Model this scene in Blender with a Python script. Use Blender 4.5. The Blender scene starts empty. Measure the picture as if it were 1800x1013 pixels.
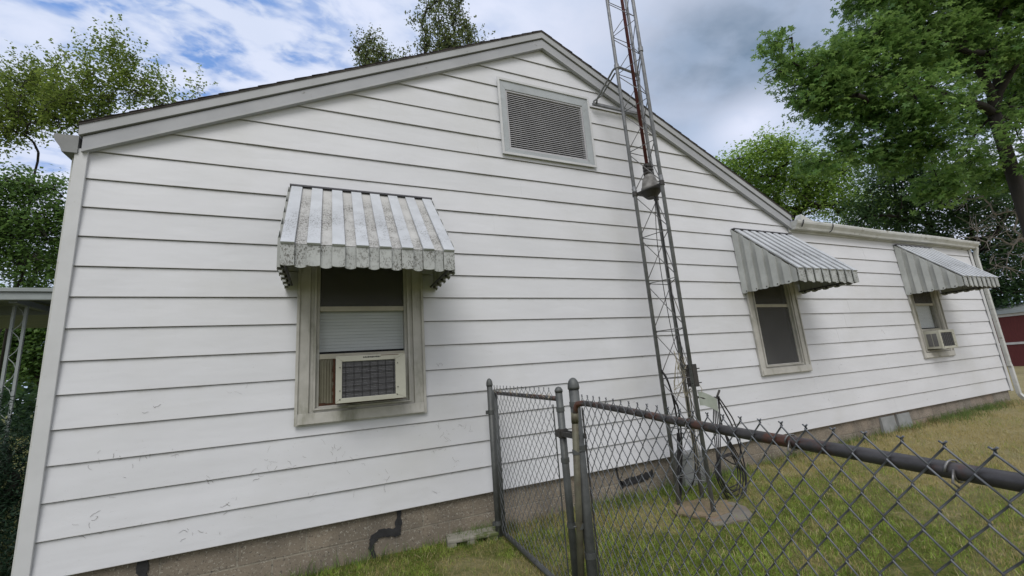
import bpy, math, random
import numpy as np
from mathutils import Vector
rnd = random.Random(7)
R = math.radians
S = bpy.context.scene

# ------------------------------------------------------------------ camera
CAM = np.array([1.5113, -3.5106, 0.9376])
RT = np.array([0.91513003, -0.3961137, -0.07503978])
UP = np.array([-0.01200551, -0.21282213, 0.9770172])
FW = np.array([0.40298002, 0.89319689, 0.19951547])
cd = bpy.data.cameras.new('camera'); cam = bpy.data.objects.new('camera', cd)
S.collection.objects.link(cam); S.camera = cam
cd.sensor_width = 36; cd.lens = 736.364 / 1800 * 36; cd.clip_start = 0.03; cd.clip_end = 2000
from mathutils import Matrix
cam.matrix_world = Matrix(((RT[0], UP[0], -FW[0], CAM[0]), (RT[1], UP[1], -FW[1], CAM[1]), (RT[2], UP[2], -FW[2], CAM[2]), (0, 0, 0, 1)))

def at(px, py, t):
    "a point of the place t metres in front of the survey station"
    return CAM + t * (FW + RT * (px - 900) / 736.364 - UP * (py - 506.5) / 736.364)

# ------------------------------------------------------------------ world
SUN_EL, SUN_AZ = 52, 205          # compass style: 180 = from -y (behind the viewer)
w = bpy.data.worlds.new("World"); S.world = w; w.use_nodes = True
nt = w.node_tree; N = nt.nodes; L = nt.links
for n in list(N): N.remove(n)
def nn(t, **k):
    n = N.new(t)
    for a, b in k.items(): setattr(n, a, b)
    return n
def math_n(tree, op, a, b=None, c=None, clamp=False):
    n = tree.nodes.new('ShaderNodeMath'); n.operation = op; n.use_clamp = clamp
    for i, v in enumerate((a, b, c)):
        if v is None: continue
        if isinstance(v, (int, float)): n.inputs[i].default_value = v
        else: tree.links.new(v, n.inputs[i])
    return n.outputs[0]
out = nn('ShaderNodeOutputWorld'); bg = nn('ShaderNodeBackground'); bg.inputs['Strength'].default_value = 0.12
sky = nn('ShaderNodeTexSky', sky_type='NISHITA', sun_disc=False)
sky.sun_elevation = R(SUN_EL); sky.sun_rotation = R(SUN_AZ); sky.air_density = 1.0; sky.dust_density = 0.6; sky.ozone_density = 2.0
tc = nn('ShaderNodeTexCoord'); sep = nn('ShaderNodeSeparateXYZ'); L.new(tc.outputs['Generated'], sep.inputs[0])
zz = math_n(nt, 'ADD', math_n(nt, 'MAXIMUM', sep.outputs[2], 0.0), 0.12)
px_ = math_n(nt, 'DIVIDE', sep.outputs[0], zz); py_ = math_n(nt, 'DIVIDE', sep.outputs[1], zz)
comb = nn('ShaderNodeCombineXYZ'); L.new(px_, comb.inputs[0]); L.new(py_, comb.inputs[1])
def noise_w(scale, detail, rough, rot=0, sx=1, sy=1, off=(0, 0, 0), dist=0):
    m = nn('ShaderNodeMapping'); m.inputs['Rotation'].default_value = (0, 0, R(rot)); m.inputs['Scale'].default_value = (sx, sy, 1)
    m.inputs['Location'].default_value = off; L.new(comb.outputs[0], m.inputs[0])
    t = nn('ShaderNodeTexNoise'); t.inputs['Scale'].default_value = scale; t.inputs['Detail'].default_value = detail
    t.inputs['Roughness'].default_value = rough; t.inputs['Distortion'].default_value = dist; L.new(m.outputs[0], t.inputs['Vector']); return t.outputs['Fac']
def blob_w(cx, cy, r):
    dx = math_n(nt, 'SUBTRACT', px_, cx); dy = math_n(nt, 'SUBTRACT', py_, cy)
    d2 = math_n(nt, 'ADD', math_n(nt, 'MULTIPLY', dx, dx), math_n(nt, 'MULTIPLY', dy, dy))
    return math_n(nt, 'EXPONENT', math_n(nt, 'MULTIPLY', d2, -1.0 / (r * r)))
def mix_w(f, a, b):
    m = nn('ShaderNodeMix', data_type='RGBA')
    if isinstance(f, float): m.inputs[0].default_value = f
    else: L.new(f, m.inputs[0])
    for i, v in ((6, a), (7, b)):
        if isinstance(v, tuple): m.inputs[i].default_value = (*v, 1)
        else: L.new(v, m.inputs[i])
    return m.outputs[2]
def ramp_w(f, a, b):
    m = nn('ShaderNodeMapRange'); m.interpolation_type = 'SMOOTHSTEP'; L.new(f, m.inputs[0])
    m.inputs[1].default_value = a; m.inputs[2].default_value = b; return m.outputs[0]
K = 1 / 0.12
bright = tuple(K * v for v in (.66, .70, .84)); mid = tuple(K * v for v in (.40, .49, .65)); dark = tuple(K * v for v in (.14, .205, .295))
n1 = noise_w(1.9, 5, .5, 35, 1, 1.3, (3, 1, 0), .4)
n2 = noise_w(.9, 5, .5, 20, 1, 1.3, (7, 2, 0), .3)
n3 = noise_w(6.0, 5, .52, 128, 1, 1.5, (1, 5, 0), .25)
cl = mix_w(ramp_w(n2, .35, .62), mid, bright)
left_b = blob_w(-.55, 1.2, .75)
cl = mix_w(math_n(nt, 'MULTIPLY', left_b, .75), cl, bright)
dk = math_n(nt, 'MULTIPLY', blob_w(1.05, .62, .42), math_n(nt, 'ADD', .72, math_n(nt, 'MULTIPLY', ramp_w(n1, .35, .65), .35)), clamp=True)
cl = mix_w(dk, cl, dark)
cl = mix_w(math_n(nt, 'MULTIPLY', blob_w(1.36, .86, .17), .9), cl, bright)
dk2 = math_n(nt, 'MULTIPLY', ramp_w(n3, .38, .68), .30); cl = mix_w(dk2, cl, mid)
blue = mix_w(.75, sky.outputs[0], tuple(K * v for v in (.11, .27, .66)))
n4 = noise_w(15, 4, .55, 128, 1, 1.5, (4, 4, 0), .3)
gap = math_n(nt, 'MULTIPLY', math_n(nt, 'MULTIPLY', ramp_w(n3, .47, .68), ramp_w(n1, .36, .58)), math_n(nt, 'MULTIPLY', left_b, 1.5), clamp=True)
gap2 = math_n(nt, 'MULTIPLY', math_n(nt, 'MULTIPLY', blob_w(-.18, 1.02, .26), 1.15), ramp_w(n3, .40, .62), clamp=True)
gap = math_n(nt, 'MULTIPLY', math_n(nt, 'MAXIMUM', gap, gap2), ramp_w(n4, .30, .58), clamp=True)
gap = math_n(nt, 'MULTIPLY', gap, .9)
col = mix_w(gap, cl, blue)
col = mix_w(ramp_w(sep.outputs[1], .15, -.25), col, tuple(K * v for v in (.61, .62, .67)))
L.new(col, bg.inputs[0]); L.new(bg.outputs[0], out.inputs[0])

# ------------------------------------------------------------------ sun
sd = bpy.data.lights.new('sun', 'SUN'); sd.energy = 1.5; sd.angle = R(30); sd.color = (1, .97, .93)
sun = bpy.data.objects.new('sun', sd); S.collection.objects.link(sun)
az = R(SUN_AZ); sdir = Vector((math.sin(az) * math.cos(R(SUN_EL)), math.cos(az) * math.cos(R(SUN_EL)), math.sin(R(SUN_EL))))
sun.rotation_euler = sdir.to_track_quat('Z', 'Y').to_euler()
S.view_settings.view_transform = 'Standard'; S.view_settings.look = 'None'; S.view_settings.exposure = 0.30; S.view_settings.gamma = 1
S.render.engine = 'CYCLES'

# ------------------------------------------------------------------ materials
def new_mat(name):
    m = bpy.data.materials.new(name); m.use_nodes = True
    return m, m.node_tree, m.node_tree.nodes['Principled BSDF']
def tnoise(t, scale, detail=4, rough=.55, stretch=(1, 1, 1), coord='Object', dist=0):
    c = t.nodes.new('ShaderNodeTexCoord'); mp = t.nodes.new('ShaderNodeMapping'); mp.inputs['Scale'].default_value = stretch
    t.links.new(c.outputs[coord], mp.inputs[0]); n = t.nodes.new('ShaderNodeTexNoise')
    n.inputs['Scale'].default_value = scale; n.inputs['Detail'].default_value = detail; n.inputs['Roughness'].default_value = rough; n.inputs['Distortion'].default_value = dist
    t.links.new(mp.outputs[0], n.inputs['Vector']); return n.outputs['Fac']
def trange(t, f, a, b, c=0, d=1):
    m = t.nodes.new('ShaderNodeMapRange'); m.interpolation_type = 'SMOOTHSTEP'; t.links.new(f, m.inputs[0])
    for i, v in zip((1, 2, 3, 4), (a, b, c, d)): m.inputs[i].default_value = v
    return m.outputs[0]
def tmix(t, f, a, b):
    m = t.nodes.new('ShaderNodeMix'); m.data_type = 'RGBA'
    if isinstance(f, (int, float)): m.inputs[0].default_value = f
    else: t.links.new(f, m.inputs[0])
    for i, v in ((6, a), (7, b)):
        if isinstance(v, tuple): m.inputs[i].default_value = (*v[:3], 1)
        else: t.links.new(v, m.inputs[i])
    return m.outputs[2]
def tbump(t, p, f, strength=.3, dist=.01):
    b = t.nodes.new('ShaderNodeBump'); b.inputs['Strength'].default_value = strength; b.inputs['Distance'].default_value = dist
    t.links.new(f, b.inputs['Height']); t.links.new(b.outputs[0], p.inputs['Normal'])
def plain(name, c1, c2=None, scale=8, rough=.6, metal=0, stains=None, bump=0, stretch=(1, 1, 1), spec=.4):
    "two-tone noisy paint with optional stains = (color, scale, lo, hi, stretch)"
    m, t, p = new_mat(name)
    col = tmix(t, trange(t, tnoise(t, scale, 5, .6, stretch), .3, .7), c1, c2 or tuple(v * .8 for v in c1))
    for st in (stains or []):
        col = tmix(t, trange(t, tnoise(t, st[1], 5, .65, st[4] if len(st) > 4 else (1, 1, 1)), st[2], st[3]), col, st[0])
    t.links.new(col, p.inputs['Base Color']); p.inputs['Roughness'].default_value = rough; p.inputs['Metallic'].default_value = metal
    p.inputs['Specular IOR Level'].default_value = spec
    if bump: tbump(t, p, tnoise(t, scale * 4, 6, .7), bump, .004)
    return m

def siding_mat():
    m, t, p = new_mat('siding_aluminium')
    base = tmix(t, trange(t, tnoise(t, 1.3, 4, .5, (1, 1, 2)), .3, .7), (.675, .685, .72), (.625, .635, .665))
    # per course tone
    c = t.nodes.new('ShaderNodeTexCoord'); sp = t.nodes.new('ShaderNodeSeparateXYZ'); t.links.new(c.outputs['Object'], sp.inputs[0])
    z8 = math_n(t, 'DIVIDE', sp.outputs[2], .2032); fl = math_n(t, 'FLOOR', z8); fr = math_n(t, 'FRACT', z8)
    wn = t.nodes.new('ShaderNodeTexWhiteNoise'); wn.noise_dimensions = '1D'; t.links.new(fl, wn.inputs['W'])
    base = tmix(t, math_n(t, 'MULTIPLY', wn.outputs['Value'], .35), base, (.57, .58, .605))
    # grime washing down from below each butt edge
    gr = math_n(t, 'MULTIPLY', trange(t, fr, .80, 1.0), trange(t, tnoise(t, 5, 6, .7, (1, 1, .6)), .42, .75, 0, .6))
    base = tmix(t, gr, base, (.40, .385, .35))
    # broad cloudy soiling
    so = math_n(t, 'MULTIPLY', trange(t, tnoise(t, .75, 5, .6), .48, .75), .35)
    base = tmix(t, so, base, (.50, .50, .47))
    # thin scratches and scuffs, two directions
    for (sc, st, lo) in ((9, (1.0, 1, 4.5), .64), (14, (3.5, 1, 1), .66), (60, (1, 1, .6), .69)):
        f = math_n(t, 'MULTIPLY', trange(t, tnoise(t, sc, 8, .8, st, dist=1.2), lo, lo + .025), trange(t, sp.outputs[2], 1.9, .5, 0, .75))
        base = tmix(t, f, base, (.22, .20, .17))
    # grime at the butt line itself
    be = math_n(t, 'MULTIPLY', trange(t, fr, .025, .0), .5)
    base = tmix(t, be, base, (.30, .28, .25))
    t.links.new(base, p.inputs['Base Color']); p.inputs['Roughness'].default_value = .5; p.inputs['Specular IOR Level'].default_value = .35
    h = math_n(t, 'ADD', tnoise(t, 1.6, 3, .5, (1, 1, 3)), math_n(t, 'MULTIPLY', tnoise(t, 90, 3, .6, (.15, 1, 1)), .02))
    tbump(t, p, h, .35, .02)
    return m
def block_mat():
    m, t, p = new_mat('concrete_block')
    c = t.nodes.new('ShaderNodeTexCoord'); sp = t.nodes.new('ShaderNodeSeparateXYZ'); t.links.new(c.outputs['Object'], sp.inputs[0])
    cb = t.nodes.new('ShaderNodeCombineXYZ'); t.links.new(math_n(t, 'ADD', sp.outputs[0], sp.outputs[1]), cb.inputs[0])
    t.links.new(math_n(t, 'ADD', sp.outputs[2], .16), cb.inputs[1])
    b = t.nodes.new('ShaderNodeTexBrick'); t.links.new(cb.outputs[0], b.inputs['Vector']); b.inputs['Scale'].default_value = 1
    b.inputs['Brick Width'].default_value = .405; b.inputs['Row Height'].default_value = .2; b.inputs['Mortar Size'].default_value = .006; b.inputs['Mortar Smooth'].default_value = .3
    b.inputs['Color1'].default_value = (.21, .178, .138, 1); b.inputs['Color2'].default_value = (.26, .218, .165, 1); b.inputs['Mortar'].default_value = (.275, .25, .20, 1)
    rt = trange(t, sp.outputs[0], 6.5, 9.5)
    rr = t.nodes.new('ShaderNodeTexBrick'); t.links.new(cb.outputs[0], rr.inputs['Vector']); rr.inputs['Scale'].default_value = 1
    rr.inputs['Brick Width'].default_value = .405; rr.inputs['Row Height'].default_value = .2; rr.inputs['Mortar Size'].default_value = .006
    rr.inputs['Color1'].default_value = (.33, .26, .205, 1); rr.inputs['Color2'].default_value = (.25, .23, .20, 1); rr.inputs['Mortar'].default_value = (.20, .18, .15, 1)
    col = tmix(t, rt, b.outputs['Color'], rr.outputs['Color'])
    col = tmix(t, trange(t, tnoise(t, 3, 5, .6), .35, .7, 0, .7), col, (.12, .105, .085))
    col = tmix(t, trange(t, tnoise(t, 75, 3, .7), .575, .66), col, (.36, .34, .29))
    col = tmix(t, trange(t, tnoise(t, 55, 3, .7, (1.1, 1, 1)), .575, .66), col, (.09, .08, .07))
    t.links.new(col, p.inputs['Base Color']); p.inputs['Roughness'].default_value = .95
    h = math_n(t, 'SUBTRACT', tnoise(t, 80, 6, .75), math_n(t, 'MULTIPLY', b.outputs['Fac'], .9)); tbump(t, p, h, .7, .006)
    return m
def awning_mat(name, c, speck, zlo=None, zhi=None):
    m, t, p = new_mat(name)
    col = tmix(t, trange(t, tnoise(t, 6, 5, .6), .3, .7), c, tuple(v * .86 for v in c))
    mask = trange(t, tnoise(t, 5, 4, .6), .35, .62)
    if zlo is not None:
        cc = t.nodes.new('ShaderNodeTexCoord'); sp = t.nodes.new('ShaderNodeSeparateXYZ'); t.links.new(cc.outputs['Object'], sp.inputs[0])
        a = math_n(t, 'MULTIPLY', trange(t, sp.outputs[2], zlo, zlo + .15), trange(t, sp.outputs[2], zhi, zhi - .25)); mask = math_n(t, 'MULTIPLY', mask, a)
    f = math_n(t, 'MULTIPLY', trange(t, tnoise(t, 105, 4, .7, (1, 1, .6)), speck, speck + .045), mask)
    col = tmix(t, math_n(t, 'MULTIPLY', mask, .35), col, tuple(v * .62 for v in c))
    col = tmix(t, math_n(t, 'MULTIPLY', f, .85), col, (.075, .07, .055))
    t.links.new(col, p.inputs['Base Color']); p.inputs['Roughness'].default_value = .5; p.inputs['Specular IOR Level'].default_value = .4
    return m
def leaf_mat(name, cols, trans=.35, spec=.22):
    m, t, p = new_mat(name)
    g = t.nodes.new('ShaderNodeNewGeometry'); rp = t.nodes.new('ShaderNodeValToRGB'); t.links.new(g.outputs['Random Per Island'], rp.inputs[0])
    rp.color_ramp.elements[0].color = (*cols[0], 1); rp.color_ramp.elements[1].color = (*cols[-1], 1)
    for i, c in enumerate(cols[1:-1]):
        e = rp.color_ramp.elements.new((i + 1) / (len(cols) - 1)); e.color = (*c, 1)
    col = tmix(t, trange(t, tnoise(t, .7, 3, .6), .35, .65, 0, .5), rp.outputs[0], cols[0])
    t.links.new(col, p.inputs['Base Color']); p.inputs['Roughness'].default_value = .45; p.inputs['Specular IOR Level'].default_value = spec
    tr = t.nodes.new('ShaderNodeBsdfTranslucent'); mx = t.nodes.new('ShaderNodeMixShader'); mx.inputs[0].default_value = trans
    t.links.new(tmix(t, .5, col, tuple(min(1, v * 1.5) for v in cols[-1])), tr.inputs[0])
    o = t.nodes['Material Output']; t.links.new(p.outputs[0], mx.inputs[1]); t.links.new(tr.outputs[0], mx.inputs[2]); t.links.new(mx.outputs[0], o.inputs[0])
    return m
def ground_mat():
    m, t, p = new_mat('lawn_soil')
    c = t.nodes.new('ShaderNodeTexCoord'); sp = t.nodes.new('ShaderNodeSeparateXYZ'); t.links.new(c.outputs['Object'], sp.inputs[0])
    green = tmix(t, trange(t, tnoise(t, 30, 6, .7), .35, .65), (.085, .12, .024), (.19, .18, .055))
    straw = tmix(t, trange(t, tnoise(t, 40, 6, .75), .3, .7), (.44, .38, .23), (.28, .245, .13))
    dry = math_n(t, 'ADD', trange(t, sp.outputs[0], 4.5, 8.5, 0, .85), trange(t, tnoise(t, 1.7, 5, .65), .45, .68, 0, .65), clamp=True)
    col = tmix(t, dry, green, straw)
    t.links.new(col, p.inputs['Base Color']); p.inputs['Roughness'].default_value = 1; p.inputs['Specular IOR Level'].default_value = .1
    tbump(t, p, tnoise(t, 60, 8, .8), 1, .03)
    return m
def grass_mat(name, greens, straws, dry_lo, dry_hi, bias=0.0):
    m, t, p = new_mat(name)
    c = t.nodes.new('ShaderNodeTexCoord'); sp = t.nodes.new('ShaderNodeSeparateXYZ'); t.links.new(c.outputs['Object'], sp.inputs[0])
    g = t.nodes.new('ShaderNodeNewGeometry'); rp = g.outputs['Random Per Island']
    fr = math_n(t, 'FRACT', math_n(t, 'MULTIPLY', rp, 17.3))
    col1 = tmix(t, fr, greens[0], greens[1]); col1 = tmix(t, trange(t, tnoise(t, 9, 3, .6), .35, .65, 0, .8), col1, tuple(v * 2.0 for v in greens[1])); col2 = tmix(t, fr, straws[0], straws[1])
    pr = math_n(t, 'ADD', trange(t, sp.outputs[0], dry_lo, dry_hi, 0, .75), trange(t, tnoise(t, 1.7, 5, .65), .42, .68, bias, .70 + bias))
    f = math_n(t, 'LESS_THAN', rp, pr)
    col = tmix(t, f, col1, col2)
    t.links.new(col, p.inputs['Base Color']); p.inputs['Roughness'].default_value = .6; p.inputs['Specular IOR Level'].default_value = .25
    tr = t.nodes.new('ShaderNodeBsdfTranslucent'); mx = t.nodes.new('ShaderNodeMixShader'); mx.inputs[0].default_value = .3
    t.links.new(col, tr.inputs[0]); o = t.nodes['Material Output']
    t.links.new(p.outputs[0], mx.inputs[1]); t.links.new(tr.outputs[0], mx.inputs[2]); t.links.new(mx.outputs[0], o.inputs[0])
    return m
def glass_mat():
    m, t, p = new_mat('window_glass')
    p.inputs['Base Color'].default_value = (.02, .022, .024, 1); p.inputs['Roughness'].default_value = .06
    p.inputs['Alpha'].default_value = .14; p.inputs['Specular IOR Level'].default_value = .5
    return m
def screen_mat():
    m, t, p = new_mat('insect_screen')
    c = t.nodes.new('ShaderNodeTexCoord'); n = t.nodes.new('ShaderNodeTexNoise'); n.inputs['Scale'].default_value = 5; t.links.new(c.outputs['Object'], n.inputs['Vector'])
    col = tmix(t, n.outputs['Fac'], (.09, .09, .09), (.14, .14, .14)); t.links.new(col, p.inputs['Base Color'])
    p.inputs['Roughness'].default_value = .9; p.inputs['Alpha'].default_value = .5
    return m
def pipe_mat(name, c, rust, lo, hi, stretch=(1, 1, 1), metal=.5, rough=.5):
    m, t, p = new_mat(name)
    col = tmix(t, trange(t, tnoise(t, 12, 6, .7), .3, .7), c, tuple(v * .6 for v in c))
    f = trange(t, tnoise(t, 5, 6, .7, stretch), lo, hi)
    g = t.nodes.new('ShaderNodeNewGeometry'); sp = t.nodes.new('ShaderNodeSeparateXYZ'); t.links.new(g.outputs['Normal'], sp.inputs[0])
    col = tmix(t, f, col, rust)
    t.links.new(col, p.inputs['Base Color']); p.inputs['Metallic'].default_value = metal; p.inputs['Roughness'].default_value = rough
    tbump(t, p, tnoise(t, 150, 4, .7), .25, .002)
    return m
M = dict(
    siding=siding_mat(), block=block_mat(), ground=ground_mat(), glass=glass_mat(), screen=screen_mat(),
    corner=plain('corner_paint', (.575, .585, .60), (.51, .52, .53), 3, .55, stains=[((.33, .32, .29), 7, .62, .8)]),
    rake=plain('rake_paint', (.365, .375, .395), (.31, .32, .34), 3, .55, stains=[((.16, .16, .15), 9, .66, .76)]),
    rake_hi=plain('rake_upper_paint', (.38, .39, .405), (.33, .34, .35), 3, .55, stains=[((.14, .14, .13), 12, .68, .76)]),
    gutter=plain('gutter_paint', (.56, .57, .56), (.45, .46, .44), 4, .5, stains=[((.20, .19, .15), 6, .56, .75, (1, 1, 2.5))]),
    shingle=plain('shingle', (.055, .05, .048), (.09, .08, .075), 25, .95, bump=.6),
    casing=plain('casing_metal', (.50, .49, .455), (.40, .39, .355), 6, .6, stains=[((.24, .24, .19), 5, .50, .70, (1, 1, .35))]),
    sash=plain('sash_metal', (.46, .44, .36), (.38, .36, .29), 8, .6, stains=[((.20, .18, .12), 9, .58, .75)]),
    vent=plain('vent_metal', (.40, .43, .45), (.33, .355, .37), 4, .5, stains=[((.2, .2, .19), 9, .62, .75)]),
    slat=plain('louvre_slat', (.44, .44, .46), (.36, .36, .38), 6, .5),
    dark=plain('dark_interior', (.012, .012, .013), None, 4, .9),
    blind=plain('blind_vinyl', (.86, .92, .93), (.78, .84, .85), 3, .7, stretch=(1, 1, 6)),
    curtain=plain('dark_shade', (.16, .16, .16), (.12, .12, .12), 6, .9),
    aw_top=awning_mat('awning_slope', (.50, .525, .555), .545, .14, .62), aw_rec=awning_mat('awning_pan', (.49, .49, .475), .49, .05, .8),
    aw_val=awning_mat('awning_valance', (.46, .48, .47), .515), aw_side=awning_mat('awning_side', (.50, .52, .505), .70),
    aw_side2=awning_mat('awning_side_pan', (.43, .445, .43), .68), aw_dark=plain('awning_flashing', (.09, .09, .10), (.06, .06, .07), 8, .6),
    ac=plain('ac_case', (.49, .49, .415), (.42, .415, .35), 6, .5, stains=[((.25, .22, .16), 12, .64, .78)]),
    ac_grey=plain('ac_fins', (.085, .085, .09), (.055, .055, .06), 30, .6, stretch=(1, 1, 8)), fin=plain('ac_fin_edge', (.22, .22, .23), (.12, .12, .125), 60, .5, stretch=(1, 1, .3)),
    wire=plain('black_wire', (.02, .02, .022), None, 10, .5), rust=plain('rust', (.11, .045, .025), (.05, .024, .014), 25, .9, bump=.3),
    accord=plain('accordion_panel', (.21, .20, .15), (.155, .145, .105), 6, .7, stains=[((.16, .1, .05), 8, .6, .75)]),
    tar=plain('tar', (.018, .018, .02), (.03, .03, .032), 20, .6, bump=.6),
    galv=pipe_mat('tower_steel', (.26, .27, .285), (.13, .12, .11), .58, .75, metal=.35, rough=.55),
    brace=pipe_mat('tower_rod', (.20, .20, .205), (.11, .085, .07), .5, .7, metal=.3, rough=.6),
    redpipe=pipe_mat('red_mast', (.14, .035, .035), (.08, .03, .028), .5, .7, metal=.2, rough=.5),
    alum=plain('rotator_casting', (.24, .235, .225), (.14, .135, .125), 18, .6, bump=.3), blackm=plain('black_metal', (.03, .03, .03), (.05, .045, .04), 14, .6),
    post=pipe_mat('fence_post_steel', (.115, .122, .12), (.075, .072, .06), .55, .72, metal=.35, rough=.55),
    olive=pipe_mat('weathered_pipe', (.13, .125, .085), (.07, .05, .035), .5, .7, metal=.2, rough=.6),
    rail=pipe_mat('rusty_rail', (.085, .08, .08), (.11, .05, .035), .49, .60, (1, 1, 1), metal=.35, rough=.42),
    mesh=pipe_mat('fence_wire', (.165, .175, .19), (.12, .11, .10), .6, .75, metal=.45, rough=.5), tie=plain('tie_wire', (.24, .235, .23), (.15, .15, .15), 20, .4, .6),
    pad=plain('concrete_slab', (.185, .17, .145), (.14, .125, .105), 7, .95, bump=.6, stains=[((.20, .13, .08), 6, .5, .66)]),
    dirt=plain('bare_dirt', (.22, .165, .11), (.15, .125, .075), 12, 1, bump=.8), blockgrey=plain('loose_block', (.27, .26, .22), (.19, .185, .15), 10, .95, bump=.7, stains=[((.09, .11, .04), 9, .5, .62)]),
    slate=plain('grey_board', (.27, .28, .28), (.21, .22, .22), 6, .9, bump=.4), boxgrey=plain('box_enamel', (.24, .25, .25), (.18, .19, .19), 6, .5, stains=[((.18, .15, .12), 9, .6, .75)]),
    tag=plain('galvanised_strip', (.42, .46, .41), (.33, .37, .32), 8, .45, metal=.2), twine=plain('twine', (.40, .36, .27), (.30, .27, .2), 20, .9),
    porch=plain('porch_paint', (.30, .33, .33), (.24, .265, .265), 5, .6), porch_under=plain('porch_pan', (.20, .22, .22), (.15, .17, .17), 5, .7),
    red=plain('shed_red', (.13, .028, .028), (.10, .022, .022), 5, .7, stretch=(1, 6, 1)), white=plain('white_trim', (.62, .62, .62), (.5, .5, .5), 6, .6),
    teal=plain('teal_plastic', (.03, .09, .10), None, 10, .4),
    bark=plain('bark', (.035, .030, .026), (.02, .018, .015), 6, .95, bump=.8, stretch=(1, 1, .2)), bark_dead=plain('dead_wood', (.30, .27, .245), (.20, .18, .16), 9, .9),
    leaf_big=leaf_mat('leaf_star', [(.03, .075, .022), (.068, .15, .038), (.13, .26, .058), (.29, .44, .12)]),
    leaf_dark=leaf_mat('leaf_dark', [(.03, .065, .03), (.055, .11, .045), (.11, .19, .07)]),
    leaf_mid=leaf_mat('leaf_mid', [(.05, .10, .035), (.085, .16, .045), (.17, .28, .07)], .4), leaf_light=leaf_mat('leaf_light', [(.10, .19, .04), (.17, .29, .055), (.32, .46, .10)], .5),
    leaf_yel=leaf_mat('leaf_yellow', [(.085, .145, .03), (.15, .24, .04), (.32, .43, .07), (.18, .22, .06)], .45),
    leaf_pop=leaf_mat('leaf_poplar', [(.07, .12, .045), (.11, .18, .06), (.22, .30, .09), (.16, .16, .08)], .45),
    leaf_yew=leaf_mat('leaf_yew', [(.010, .028, .014), (.018, .042, .02), (.03, .06, .028)], .15),
    grass=grass_mat('grass_blade', ((.07, .12, .018), (.17, .235, .04)), ((.48, .41, .18), (.32, .27, .10)), 4.8, 8.0, .02),
    tall=grass_mat('grass_tall', ((.045, .085, .025), (.10, .15, .045)), ((.26, .22, .11), (.2, .16, .08)), 20, 30, -.1),
    tendril=plain('dry_tendril', (.13, .11, .085), (.08, .07, .055), 9, .9), gutter_dark=plain('gutter_weathered', (.23, .24, .24), (.18, .185, .185), 4, .55), thatch=plain('thatch', (.46, .40, .22), (.34, .30, .15), 5, .8))

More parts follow.
